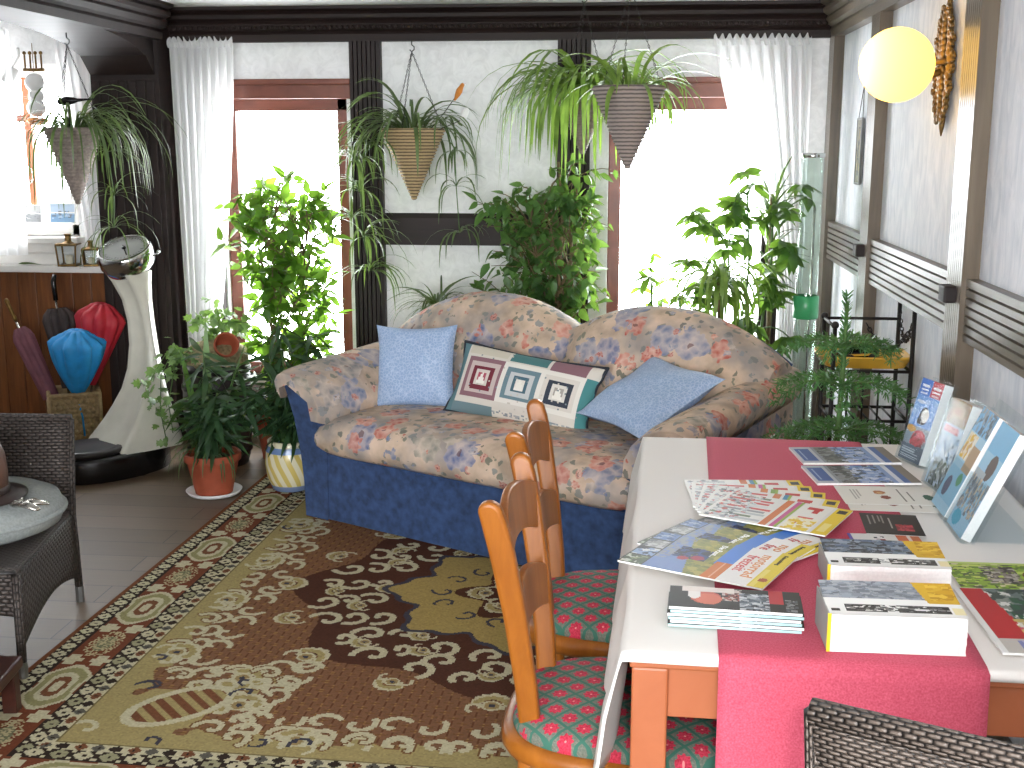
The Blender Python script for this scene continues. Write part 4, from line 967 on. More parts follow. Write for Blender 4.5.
# shoots of the same kind in front of the bright right window
def palmate(name, label, loc, pot_fn, heads, L, mat, seed, stems):
    random.seed(seed); rng = np.random.default_rng(seed); root = thing(name, label, 'plant', loc); pot_fn(root); mb = MB(); pos, dr, sc_ = [], [], []
    for (p0, p1, _) in stems: mb.tube(curve_pts(p0, p1, (.02, 0, 0), 7, .01), [.010 - .0007*i for i in range(8)], 6)
    for (h, nr) in heads:
        h = Vector(h); st = min([Vector(s[0]).lerp(Vector(s[1]), t) for s in stems for t in (.3, .5, .7, .85, 1)], key=lambda q: (q - h).length + (0 if q.z < h.z + .05 else .3)); mb.tube(curve_pts(st, h, (0, 0, .03), 5, .004), .0032, 5)
        n = nr; ax = rng.normal(0, .3, 3) + np.array([0, 0, 1.]); ax /= np.linalg.norm(ax); e1 = np.cross(ax, [1, .2, 0]); e1 /= np.linalg.norm(e1); e2 = np.cross(ax, e1)
        for k in range(n):
            a = 2*PI*k/n + rng.uniform(-.15, .15); q = e1*math.cos(a) + e2*math.sin(a) - ax*rng.uniform(.15, .65); pos.append(tuple(h)); dr.append(q); sc_.append(L*rng.uniform(.75, 1.2))
    mb.build('stem', M['gstem'], root, smooth=True); leafmesh('leaves', root, M[mat], pos, dr, sc_, tmpl(Wd=.42, droop=.2, fold=.15), rng=rng); return root
rng = np.random.default_rng(5); heads = []
for k in range(64):
    z = rng.uniform(.55, 1.36); wz = .20*(1 - abs(z-.95)/.75); heads.append(((min(.2, rng.normal(.0, wz+.03)), rng.normal(0, .07), z), int(rng.integers(6, 9))))
heads += [((.24, -.05, 1.40), 7), ((.27, -.04, 1.34), 6), ((-.02, 0, 1.46), 6), ((.03, 0, 1.40), 7), ((-.20, -.05, .92), 7)]
palmate('potted_schefflera', 'glossy schefflera with finger-like leaves before the right curtain, left of the clear tube', (.53, 5.78, 0), hidden_pot, heads, .10, 'schef', 31, [((0, 0, .22), (.0, 0, 1.35), 0), ((.03, .02, .22), (.12, .0, 1.2), 0), ((-.03, 0, .22), (-.08, 0, 1.1), 0)])
palmate('potted_young_fig', 'thin pale green shoots with few leaves before the bright right window', (.07, 6.02, 0), hidden_pot, [((.0, 0, .98), 3), ((.03, 0, 1.05), 4), ((.1, 0, .92), 5), ((-.03, .0, .88), 4), ((.08, .02, .82), 5), ((.02, 0, .80), 4)], .075, 'ficus', 33, [((0, 0, .22), (.02, 0, 1.0), 0), ((.02, 0, .22), (.08, 0, .8), 0)])
# strap-leaved plants on their stands behind the sofa
def strap_plant(name, label, loc, h, n, L, wd, mat, seed, rise=(.5, 1.5), drop=(1.2, 2.6), cane=None):
    random.seed(seed); root = thing(name, label, 'plant', loc); pot(root, .07, .10, .15, 'terra'); b = (0, 0, .15)
    if cane: MB().tube([(0, 0, .13), (.01, 0, .13+cane*.5), (0, 0, .13+cane)], [.014, .012, .011], 8).build('stem', M['stem'], root, smooth=True); b = (0, 0, .13+cane)
    it = [((b[0]+random.uniform(-.02, .02), b[1]+random.uniform(-.02, .02), b[2] - (random.random()*cane*.35 if cane else 0)), random.uniform(0, 2*PI), random.uniform(*L), random.uniform(*rise), wd*random.uniform(.7, 1.2), random.uniform(*drop)) for _ in range(n)]
    straps('foliage', root, M[mat], it); return root
def stand(label, x, y, h, r=.13):
    root = thing('plant_stand', label, 'plant stand', (x, y, 0)); MB().lathe([(r, h-.025), (r+.005, h-.02), (r+.005, h), (.01, h)], 28).build('top', M['barrel'], root)
    for k in range(3):
        a = 2*PI*k/3 + .3; MB().tube([(r*.8*math.cos(a), r*.8*math.sin(a), h-.02), (r*math.cos(a), r*math.sin(a), 0)], .012, 7).build('leg', M['barrel'], root, smooth=True)
stand('dark plant stand behind the sofa under the small spider plant', -.97, 5.92, .60)
strap_plant('potted_spider_plant', 'small spider plant with thin arching leaves peeping over the sofa back', (-.97, 5.92, .60), .6, 60, (.2, .36), .012, 'spiderd', 41)
stand('dark plant stand under the dragon plant by the right window', .40, 5.62, .46)
strap_plant('potted_dragon_plant', 'dragon plant with narrow hanging leaves in front of the right back window', (.40, 5.62, .46), .5, 70, (.24, .42), .020, 'spider', 42, (.2, 1.2), (2.0, 3.4), .42)
strap_plant('potted_cane_plant', 'tall narrow-leaved cane plant rising above the schefflera at the right curtain', (.66, 5.92, 0), .0, 34, (.18, .32), .018, 'dark_leaf', 43, (.6, 1.5), (.5, 1.6), 1.22)
# terracotta pot with dark long-leaved plant
def lance_plant(name, label, loc, pot_fn, canes, per, L, wd, mat, seed, base=(0, 0, .2)):
    random.seed(seed); rng = np.random.default_rng(seed); root = thing(name, label, 'plant', loc); pot_fn(root); mb = MB(); pos, dr, sc_ = [], [], []
    for top in canes:
        P = curve_pts((base[0] + top[0]*.15, base[1] + top[1]*.15, base[2]-.02), top, (top[0]*-.12, 0, .03), 7, .008); mb.tube(P, [.007 - .0006*i for i in range(8)], 6)
        for j in range(per):
            t = .18 + .82*(j + rng.random())/per; i = min(6, int(t*7)); p = P[i].lerp(P[i+1], t*7-i); a = j*2.4 + rng.uniform(-.4, .4); pos.append(tuple(p)); dr.append((math.cos(a), math.sin(a), rng.uniform(-.9, .55))); sc_.append(L*rng.uniform(.7, 1.15))
    mb.build('stem', M['gstem'], root, smooth=True); leafmesh('leaves', root, M[mat], pos, dr, sc_, tmpl(Wd=wd, droop=.30, fold=.15, seg=5, tip=.8), rng=rng); return root
def terra_pot(root):
    pot(root, .085, .122, .19, 'terra', .016, .035)
lp = lance_plant('potted_plant', 'dark long-leaved plant in a terracotta pot on a white saucer beside the rug', (-1.905, 5.18, 0.001), terra_pot, [(-.02, 0, .66), (.14, .03, .60), (.06, -.06, .48), (.22, .02, .46), (-.1, .02, .45), (.02, -.09, .36)], 44, .17, .16, 'dark_leaf', 51)
MB().lathe([(.085, .0), (.115, .004), (.128, .022), (.122, .022), (.10, .01), (.09, .006)], 36).build('saucer', M['white'], lp, smooth=True)
for o in lp.children:
    if not o.name.startswith('saucer'): o.location.z = .008
random.seed(52)
straps('hanging_blades', lp, M['spiderd'], [((.05*math.cos(a), .05*math.sin(a), .19), a, random.uniform(.18, .30), random.uniform(.5, 1.2), .008, random.uniform(2.4, 3.4)) for a in [random.uniform(2.2, 5.6) for _ in range(22)]])
straps('upright_blades', lp, M['ficus2'], [((-.02, .02, .19), 1.8, .62, 1.48, .045, .12), ((-.05, .0, .19), 2.6, .50, 1.42, .04, .2), ((.02, .03, .19), .6, .55, 1.40, .04, .25)])
def ceramic(root):
    MB().lathe([(.075, 0), (.085, .004), (.108, .06), (.118, .13), (.110, .19), (.100, .215), (.104, .235), (.094, .24), (.088, .22), (.085, .20)], 48).build('pot', M['cream_pot'], root, smooth=True)
    MB().lathe([(.086, .2), (.01, .206)], 24, cap=False).build('soil', M['soil'], root, smooth=True)
t = NT('yellow_blue_glaze'); v = t.obj(); sx = t.node('ShaderNodeSeparateXYZ'); t.link(v, sx.inputs[0]); ang = t.math('ARCTAN2', sx.outputs[1], sx.outputs[0])
st = t.math('SINE', t.math('ADD', t.math('MULTIPLY', ang, 14), t.math('MULTIPLY', sx.outputs[2], 55))); c = t.ramp(t.math('MULTIPLY_ADD', st, .5, .5), [(.45, lin('d9d2b4')), (.6, lin('c9b468'))])
band = t.math('MULTIPLY', t.math('GREATER_THAN', sx.outputs[2], .185), t.math('LESS_THAN', sx.outputs[2], .212)); c = t.mix(band, c, lin('6d86b0'))
band = t.math('GREATER_THAN', sx.outputs[2], .212); c = t.mix(band, c, lin('cfc9ac')); band = t.math('LESS_THAN', sx.outputs[2], .03); c = t.mix(band, c, lin('7d90b4')); M['cream_pot'] = t.fin(c, .25)
lance_plant('potted_plant', 'dark bushy long-leaved plant in a yellow and blue ceramic pot at the sofa corner', (-1.565, 5.27, .011), ceramic, [(-.05, .05, .78), (.10, .08, .72), (.18, .0, .62), (-.12, .02, .60), (.03, -.1, .52), (.2, -.06, .48), (-.15, -.05, .46), (.1, -.12, .4)], 46, .16, .17, 'dark_leaf', 53, (0, 0, .22))

# barrel with moss, tipped pot and ivy
b = thing('barrel_planter', 'dark wooden barrel with hoops topped by dry moss, in the left back corner', 'planter', (-2.06, 5.72, 0))
MB().lathe([(.135, 0), (.15, .05), (.165, .2), (.17, .3), (.165, .42), (.155, .52), (.14, .52), (.13, .48)], 32, wob=lambda t, q: 1 + .012*(abs(math.sin(t*11)) > .25)).build('body', M['barrel'], b, smooth=True)
for z, r in ((.08, .157), (.22, .170), (.40, .170), (.49, .162)): MB().lathe([(r, z-.012), (r+.005, z-.010), (r+.005, z+.010), (r, z+.012)], 40, cap=False).build('hoop', M['iron'], b, smooth=True)
MB().lathe([(.145, .49), (.16, .53), (.15, .575), (.11, .61), (.05, .63), (.005, .632)], 30, wob=lambda t, q: 1 + .06*math.sin(t*7+q*9) + .04*math.sin(t*13)).build('moss', M['moss'], b, smooth=True)
tp = thing('flower_pot', 'small terracotta pot lying tipped over on the mossy barrel', 'flower pot', (-1.975, 5.62, .615)); tp.rotation_euler = (R(68), R(12), R(25))
MB().lathe([(.038, -.05), (.040, -.048), (.054, .02), (.060, .02), (.061, .045), (.054, .045), (.048, .02), (.034, -.04)], 28).build('body', M['terra'], tp, smooth=True)
def ivy_t():
    pts = [(0, 0), (-.28, .05), (-.5, .28), (-.26, .42), (-.36, .72), (-.12, .68), (0, 1), (.12, .68), (.36, .72), (.26, .42), (.5, .28), (.28, .05)]; V = [(x, y, -.15*y*y + .06*abs(x)) for x, y in pts] + [(0, .4, -.02)]
    F = [(12, i, (i+1) % 12, (i+2) % 12) for i in range(0, 12, 2)]; return np.array(V), np.array(F)
def ivy(label, loc, trails, n, L, seed, group=None):
    random.seed(seed); rng = np.random.default_rng(seed); root = thing('ivy_plant', label, 'ivy', loc); mb = MB(); pos, dr, sc_ = [], [], []
    for tr in trails:
        P = [Vector(p) for p in tr]; mb.tube(P, .0025, 5)
        for j in range(n):
            t = rng.random()*(len(P)-1); i = int(t); p = P[i].lerp(P[min(i+1, len(P)-1)], t-i) + Vector(rng.normal(0, .022, 3)); pos.append(tuple(p)); q = rng.normal(0, .6, 3); q[1] -= .5; q[2] -= .4; dr.append(q); sc_.append(L*rng.uniform(.6, 1.25))
    mb.build('stem', M['gstem'], root, smooth=True); leafmesh('leaves', root, M['ivy'], pos, dr, sc_, ivy_t(), rng=rng); return root
ivy('variegated ivy trailing down the left side of the dark barrel towards the white scale', (-2.14, 5.62, .60), [[(0, 0, 0), (-.08, -.05, .0), (-.14, -.07, -.12), (-.15, -.08, -.3), (-.13, -.07, -.46)], [(0, 0, 0), (-.10, -.07, .0), (-.17, -.1, -.12), (-.20, -.12, -.2)], [(0, -.02, 0), (-.05, -.10, -.04), (-.09, -.12, -.25), (-.08, -.11, -.4)]], 30, .05, 61)
ivy('bright green ivy tuft growing upright on top of the dark barrel', (-2.06, 5.74, .62), [[(0, 0, 0), (-.05, 0, .08), (-.08, 0, .14)], [(0, 0, 0), (.06, .02, .1), (.10, .02, .17)], [(0, 0, 0), (.02, 0, .12), (.0, 0, .2)], [(0, 0, 0), (.12, -.02, .06), (.18, -.02, .12)]], 26, .06, 62)

# ------------------------------------------------------------------ weighing scale: local +x is where the platform points
s = thing('weighing_scale', 'old white column weighing scale with chrome dial head and black platform', 'scale', (-2.46, 5.64, 0), R(236))
mb = MB(); P = []
for k, z in ((.98, 0), (1.0, .008), (1.0, .10), (.98, .115), (.9, .12)):
    P.append([((.10 + .36*abs(math.cos(a))**.8*math.copysign(1, math.cos(a)))*k if math.cos(a) > 0 else (.10 + .26*math.cos(a))*k, (.20 if math.cos(a) > 0 else .19)*math.sin(a)*k, z) for a in [2*PI*i/48 for i in range(48)]])
mb.grid(P, cv=True, flip=True); mb.add(P[0], [tuple(range(48))]); mb.add(P[-1], [tuple(range(48))[::-1]]); mb.build('base', M['black'], s, smooth=True)
MB().lathe([(.02, .118), (.15, .118), (.158, .126), (.158, .142), (.15, .15), (.13, .151), (.12, .147), (.02, .147)], 40, (.27, 0, 0), sx=1.1).build('platform', M['blackrib'], s, smooth=True)
mb = MB(); P = []; zs = [.115, .15, .19, .24, .30, .38, .48, .60, .72, .83, .92, .98]
back = [-.165, -.163, -.158, -.150, -.142, -.133, -.124, -.115, -.106, -.098, -.094, -.095]; front = [.20, .17, .135, .095, .055, .008, -.022, -.035, -.030, -.008, .035, .075]; half = [.205, .20, .188, .170, .150, .128, .108, .095, .088, .090, .100, .110]
for z, b_, f_, h_ in zip(zs, back, front, half):
    row = []; ns = 9
    for i in range(ns): # right flank back to front, hollow front, left flank
        pass
    g = .035 if z > .2 else .035*max(0, (z-.14)/.06)
    row = [(b_, -h_*.55, z), (b_+.015, -h_*.85, z), (b_+.05, -h_, z), ((b_+f_)/2, -h_*.98, z), (f_-.02, -h_*.9, z), (f_, -h_*.78, z), (f_-.012, -h_*.62, z), (f_-g, -h_*.35, z), (f_-g*1.15, 0, z)]
    row += [(x, -y, zz) for x, y, zz in row[:-1][::-1]]; P.append(row)
mb.grid(P, cv=True, flip=True); mb.add(P[-1], [tuple(range(len(P[0])))[::-1]]); mb.build('column', M['cream'], s, smooth=True)
Hm = Matrix.Translation((-.005, 0, 1.045)) @ Matrix.Rotation(R(28), 4, 'Z') @ Matrix.Rotation(R(25), 4, 'Y') @ Matrix.Scale(.9, 4)
mb = MB(); mb.M = Hm; mb.lathe([(.095, -.085), (.125, -.07), (.148, -.03), (.15, .02), (.145, .05), (.135, .062), (.13, .055)], 40, cap=False); mb.build('dial_housing', M['chrome'], s, smooth=True)
mb = MB(); mb.M = Hm; mb.lathe([(.132, .050), (.01, .052)], 40); d_ = mb.build('dial', M['dial'], s)
mb = MB(); mb.M = Hm
for k in range(40):
    a = 2*PI*k/40; q = Matrix.Rotation(a, 4, 'Z'); L = .018 if k % 5 == 0 else .010; c_ = q @ Vector((.115 - L/2, 0, .0545)); mb.box(c_, (L, .0025, .001), q)
mb.build('scale_marks', M['black'], d_)
mb = MB(); mb.M = Hm @ Matrix.Rotation(R(35), 4, 'Z'); mb.box((.03, 0, .058), (.12, .006, .002)); mb.lathe([(.012, .054), (.01, .064), (.002, .065)], 16); mb.build('pointer', M['black'], d_)
mb = MB(); mb.M = Hm; mb.lathe([(.134, .062), (.10, .067), (.01, .069)], 40, cap=False); mb.build('dial_glass', M['dialglass'], s, smooth=True)
mb = MB(); mb.M = Hm; mb.tube([(-.02, .14, .0), (-.02, .175, .01), (-.015, .19, .03)], .005, 7); mb.sph((-.015, .19, .03), .009, 8, 6); mb.build('coin_lever', M['chrome'], s, smooth=True)

# ------------------------------------------------------------------ umbrella basket
B = thing('umbrella_basket', 'square woven basket holding umbrellas by the pine panelling', 'basket', (-2.945, 5.98, 0), R(28))
bw, bh = .125, .30
for k in range(4):
    q = Matrix.Rotation(k*PI/2, 4, 'Z'); mb = MB(); mb.M = q
    mb.box((0, -bw+.008, bh/2), (2*bw-.02, .010, bh-.02))
    for r_i in range(11):
        for c_i in range(8):
            x = -bw + .018 + (c_i + .5*(r_i % 2))*.030; z = .022 + r_i*.0265
            if x < bw-.012: mb.sph((x, -bw+.002, z), .0145, 8, 6, 1.0, .55, .85)
    mb.build('woven_side', M['straw'], B, smooth=True)
mb = MB()
for sx in (-1, 1):
    for sy in (-1, 1): mb.tube([(sx*bw, sy*bw, 0), (sx*bw, sy*bw, bh)], .010, 8)
c_ = [(-bw, -bw, bh), (bw, -bw, bh), (bw, bw, bh), (-bw, bw, bh), (-bw, -bw, bh)]
for i in range(4): mb.tube([c_[i], c_[i+1]], .011, 8)
mb.build('rim', M['straw'], B, smooth=True); MB().b2(-bw+.01, bw-.01, -bw+.01, bw-.01, .006, .018).build('bottom', M['straw'], B)
def umbrella(label, foot, top, mat, rtop, rbot, folds, seed, handle=None, c0=.35, c1=.9, bulge=0):
    """closed umbrella from foot to top; the cloth runs from fraction c0 to c1 of the shaft"""
    root = thing('umbrella', label, 'umbrella', foot); d = Vector(top) - Vector(foot); L = d.length; q = d.to_track_quat('Z', 'Y').to_matrix().to_4x4(); rr = random.Random(seed)
    mb = MB(); mb.M = q; mb.tube([(0, 0, .0), (0, 0, L)], .006, 8); mb.build('shaft', M['silver'], root, smooth=True)
    prof = []; n = 14
    for i in range(n+1):
        t = i/n; r = rbot + (rtop-rbot)*t**1.2 + bulge*math.sin(PI*t)**.8; 
        if t > .86: r *= 1 - .5*((t-.86)/.14)**1.5
        prof.append((max(r, .007), L*(c0 + (c1-c0)*t)))
    if c1 >= 1: rl, zl = prof[-1]; prof += [(rl*.8, zl + rl*.22), (rl*.5, zl + rl*.36), (rl*.2, zl + rl*.34), (.007, zl + rl*.26)]
    ph = rr.uniform(0, 6); mb = MB(); mb.M = q; mb.lathe(prof, 64, wob=lambda t, u: 1 + (.10 + .42*u)*.9*(abs(math.sin(t*folds/2 + ph + u*1.2))**.7 - .55) + .05*math.sin(3*t+ph), cap=False); mb.build('canopy', M[mat], root, smooth=True)
    if handle:
        mb = MB(); mb.M = q
        if handle == 'hook': mb.tube([(0, 0, L-.02), (0, 0, L+.08), (-.012, 0, L+.115)], [.013, .014, .012], 10)
        else: mb.lathe([(.009, L-.01), (.012, L+.01), (.008, L+.025), (.011, L+.04), (.010, L+.09), (.013, L+.10), (.010, L+.115), (.002, L+.118)], 14)
        mb.build('handle', M['black'] if handle == 'hook' else M['brass'], root, smooth=True)
    return root
bc = Vector((-2.945, 5.98, 0))
umbrella('black umbrella with an upright black handle, behind the blue one in the woven basket', bc + Vector((-.03, .04, .03)), bc + Vector((-.10, .08, .79)), 'umb_black', .085, .03, 8, 1, 'hook', .36, .92)
umbrella('mauve umbrella with a gilt handle leaning left out of the woven basket', bc + Vector((-.02, -.02, .03)), bc + Vector((-.28, -.02, .68)), 'umb_maroon', .05, .04, 7, 2, 'gilt', .36, .93)
umbrella('bright red umbrella bunched open at the right of the woven basket', bc + Vector((.03, .03, .03)), bc + Vector((.17, .05, .74)), 'umb_red', .125, .02, 9, 3, None, .42, 1.0, .012)
u_ = umbrella('bright blue umbrella bunched open, frontmost in the woven basket', bc + Vector((.03, -.04, .03)), bc + Vector((.09, -.10, .62)), 'umb_blue', .125, .03, 9, 4, None, .46, 1.0, .035)
MB().tube([(.03, -.05, .27), (.06, -.06, .15), (.07, -.07, .05)], .005, 6).build('strap', M['umb_blue'], u_, smooth=True)

# ------------------------------------------------------------------ on the bay ledge
def lantern(label, loc, rz, k=1):
    root = thing('lantern', label, 'lantern', loc, rz); w_, h = .055*k, .12*k; mb = MB()
    for sx in (-1, 1):
        for sy in (-1, 1): mb.tube([(sx*w_*.86, sy*w_*.86, .01), (sx*w_, sy*w_, h)], .005, 6)
    mb.tube([(-w_, -w_, h), (w_, -w_, h), (w_, w_, h), (-w_, w_, h), (-w_, -w_, h)], .005, 6).build('frame', M['brass'], root); MB().b2(-w_*.95, w_*.95, -w_*.95, w_*.95, 0, .012).build('base', M['brass'], root, bevel=.002)
    MB().b2(-w_*1.06, w_*1.06, -w_*1.06, w_*1.06, h, h+.008).lathe([(w_*.7, h+.008), (w_*.35, h+.02*k), (w_*.3, h+.05*k), (w_*.38, h+.055*k), (w_*.38, h+.062*k), (.004, h+.064*k)], 16).build('roof', M['brass'], root, bevel=.001)
    mb = MB()
    for q in range(4): mb.M = Matrix.Rotation(q*PI/2, 4, 'Z'); mb.add([(-w_*.86, -w_*.86, .012), (w_*.86, -w_*.86, .012), (w_, -w_, h), (-w_, -w_, h)], [(0, 1, 2, 3)])
    mb.build('glass', M['acrylic'], root); MB().lathe([(.02*k, .013), (.02*k, .06*k), (.002, .062*k)], 14).build('candle', M['candle'], root)
    return root
lantern('small brass-framed glass lantern with chimney top on the white bay ledge', (-3.02, 6.20, .94), R(8), .95)
lantern('smaller brass lantern half hidden at the right end of the white bay ledge', (-2.90, 6.205, .94), R(20), .75)
r_ = thing('leaf_sprig', 'small dried green leaf lying on the white bay ledge', 'leaf', (-3.27, 6.20, .942), R(5))
leafmesh('blade', r_, M['spiderd'], [(-.04, 0, .006), (.0, 0, .006)], [(1, .05, .05), (1, -.1, .0)], [.10, .09], tmpl(Wd=.25, droop=.05, fold=.1))
for lab, x, w_, h, c1, c2, sd in (('grey picture card leaning in the bay window, left one', -3.285, .13, .10, 'a9a9a8', '8a8c8e', 1), ('blue picture card leaning in the bay window, next to the grey one', -3.105, .16, .11, 'b4c6d8', '7fa0c0', 2)):
    r_ = thing('picture_card', lab, 'card', (x, 6.335, 1.158 + h/2), 0); r_.rotation_euler = (R(84), 0, 0)
    A = Art(26, 18, 'e6e6e4'); A.rect(.06, .08, .94, .92, c1).rect(.06, .08, .94, .45, c2).mottle(.06, .2, .94, .6, [c1, c2, '6d6f72'], 14, .08, sd).rect(.06, .5, .94, .54, 'f0f0ee')
    art_face('print', A, w_, h, .0012, r_); MB().b2(-w_/2, w_/2, -h/2, h/2, -.002, .001).build('backing', M['white'], r_)
r_ = thing('hanging_ornament', 'string of white round ornaments hanging in the bay window below the arch', 'ornament', (-3.14, 6.20, 2.0))
MB().tube([(0, 0, .1), (0, 0, -.30)], .002, 5).build('cord', M['brass'], r_)
for k, (z, q) in enumerate(((-.10, .052), (-.17, .042), (-.23, .05))): MB().sph((.004*(k % 2), 0, z), q, 18, 12, 1, .8, .95).build('ball', M['white'], r_, smooth=True)
MB().lathe([(.03, -.28), (.05, -.285), (.055, -.30), (.03, -.315), (.004, -.32)], 16).build('base', M['orange'], r_, smooth=True)
mb = MB()
for k in range(4): mb.tube([(-.045+.03*k, 0, -.04), (-.045+.03*k, 0, .04)], .005, 6); mb.sph((-.045+.03*k, 0, .05), .010, 8, 6)
mb.tube([(-.055, 0, -.035), (.055, 0, -.035)], .009, 6); mb.build('bracket', M['brass'], r_, smooth=True)
r_ = thing('window_lamp', 'small white bracket lamp at the top of the bay window', 'lamp', (-3.27, 6.27, 1.98))
MB().tube([(0, .03, .1), (.03, -.02, .06), (.0, -.06, -.02)], .008, 8).build('arm', M['white'], r_, smooth=True)
mb = MB(); mb.M = Matrix.Translation((0, -.07, -.05)) @ Matrix.Rotation(R(35), 4, 'Y'); mb.lathe([(.02, .05), (.03, .03), (.055, -.03), (.05, -.03), (.02, .02)], 20); mb.build('shade', M['white'], r_, smooth=True)
r_ = thing('suncatcher', 'round clear glass suncatcher hanging in the bay window', 'suncatcher', (-3.27, 6.24, 1.42))
MB().tube([(0, 0, .06), (0, 0, .62)], .0012, 4).build('cord', M['silver'], r_)
mb = MB(); mb.M = Matrix.Rotation(PI/2, 4, 'X'); mb.lathe([(.058, -.003), (.06, 0), (.058, .003)], 32); mb.build('disc', M['acrylic'], r_); mb = MB(); mb.tube([(.06*math.cos(a), 0, .06*math.sin(a)) for a in [2*PI*i/32 for i in range(33)]], .003, 6); mb.build('rim', M['silver'], r_, smooth=True)

# ------------------------------------------------------------------ right back corner
r_ = thing('bubble_tube', 'tall clear tube with a green cuff standing in the right back corner', 'tube', (.815, 5.72, 0))
MB().lathe([(.052, .05), (.052, 1.54), (.048, 1.54), (.048, .05)], 32).build('tube', M['tube'], r_, smooth=True)
MB().lathe([(.075, 0), (.078, .01), (.075, .06), (.06, .075), (.02, .075)], 32).build('base', M['black'], r_, smooth=True)
MB().lathe([(.053, .78), (.060, .785), (.060, .885), (.053, .89)], 32, cap=False).build('cuff', M['greenglass'], r_, smooth=True); MB().lathe([(.053, 1.525), (.055, 1.53), (.055, 1.545), (.047, 1.545)], 32, cap=False).build('rim', M['chrome'], r_, smooth=True)
MB().tube([(.015, .0, .08), (.02, 0, .8), (.018, 0, 1.3)], .006, 8).build('inner_rod', M['silver'], r_, smooth=True)
r_ = thing('glass_vase', 'clear glass vase on the sill of the right back window', 'vase', (.235, 6.26, .551))
MB().lathe([(.05, 0), (.056, .006), (.062, .15), (.066, .315), (.062, .315), (.058, .15), (.05, .02), (.005, .02)], 32).build('body', M['acrylic'], r_, smooth=True)
s = thing('iron_stand', 'black wrought-iron stand with chain in the right back corner, yellow tray on its shelf', 'stand', (.85, 4.40, 0)); w_, d_ = .135, .12
for sx in (-1, 1):
    for sy in (-1, 1):
        hh = 1.02 if sx > 0 else .955; q = MB().tube([(sx*w_, sy*d_, 0), (sx*w_, sy*d_, hh)], .008, 8); q.sph((sx*w_, sy*d_, hh+.008), .014, 10, 8); q.build('post', M['iron'], s, smooth=True)
for z in (.30, .62, .80, .955): 
    mb = MB(); c_ = [(-w_, -d_, z), (w_, -d_, z), (w_, d_, z), (-w_, d_, z), (-w_, -d_, z)]
    if z > .9: c_ = c_[:1] + [(-w_, d_, z), (w_, d_, z)]
    for i in range(len(c_)-1): mb.tube([c_[i], c_[i+1]], .006, 6)
    if z in (.30, .62):
        for k in range(1, 6): mb.tube([(-w_ + 2*w_*k/6, -d_, z), (-w_ + 2*w_*k/6, d_, z)], .004, 6)
    if z == .62:
        for k in range(1, 5): mb.tube([(-w_ + 2*w_*k/5, -d_, .62), (-w_ + 2*w_*k/5, -d_, .80)], .004, 6)
    mb.build('rail' if z > .7 else 'shelf', M['iron'], s, smooth=True)
mb = MB(); mb.M = Matrix(); P = [(w_, -d_ + 2*d_*i/10, .99 - .10*math.sin(PI*i/10)) for i in range(11)]
for i in range(10): chain_tube(mb, P[i], P[i+1], .004, .02)
P = [(-w_*.2 + w_*1.2*i/10, -d_, .97 - .09*math.sin(PI*i/10)) for i in range(11)]
for i in range(10): chain_tube(mb, P[i], P[i+1], .004, .02)
mb.build('chain', M['iron'], s, smooth=True)
r_ = thing('yellow_tray', 'shiny yellow tray on the wrought-iron stand behind the Norfolk pine', 'tray', (.84, 4.40, .806))
mb = MB(); P = []
for k, z in ((.86, .0), (1.0, .035), (1.04, .038), (1.03, .044), (.97, .040), (.84, .008), (.4, .008)): P.append([(.165*k*abs(math.cos(a))**.5*math.copysign(1, math.cos(a)), .115*k*abs(math.sin(a))**.5*math.copysign(1, math.sin(a)), z) for a in [2*PI*i/40 for i in range(40)]])
mb.grid(P, cv=True, flip=True); mb.add(P[0], [tuple(range(40))]); mb.add(P[-1], [tuple(range(40))[::-1]]); mb.build('tray_body', M['yellow'], r_, smooth=True)
r_ = thing('toy_vehicle', 'small black and yellow toy on the yellow tray', 'toy', (.81, 4.36, .818), R(20))
MB().b2(-.07, .07, -.03, .03, .018, .045).b2(-.035, .045, -.026, .026, .045, .075).build('body', M['black'], r_, bevel=.01)
for sx in (-1, 1):
    for sy in (-1, 1):
        mb = MB(); mb.M = Matrix.Translation((sx*.045, sy*.03, .018)) @ Matrix.Rotation(PI/2, 4, 'X'); mb.lathe([(.005, -.008), (.017, -.008), (.018, 0), (.017, .008), (.005, .008)], 14); mb.build('wheel', M['blackrib'], r_, smooth=True)
MB().b2(-.05, .05, -.0305, -.029, .028, .036).b2(-.02, .02, -.031, .031, .074, .077).build('stripe', M['yellow'], r_)
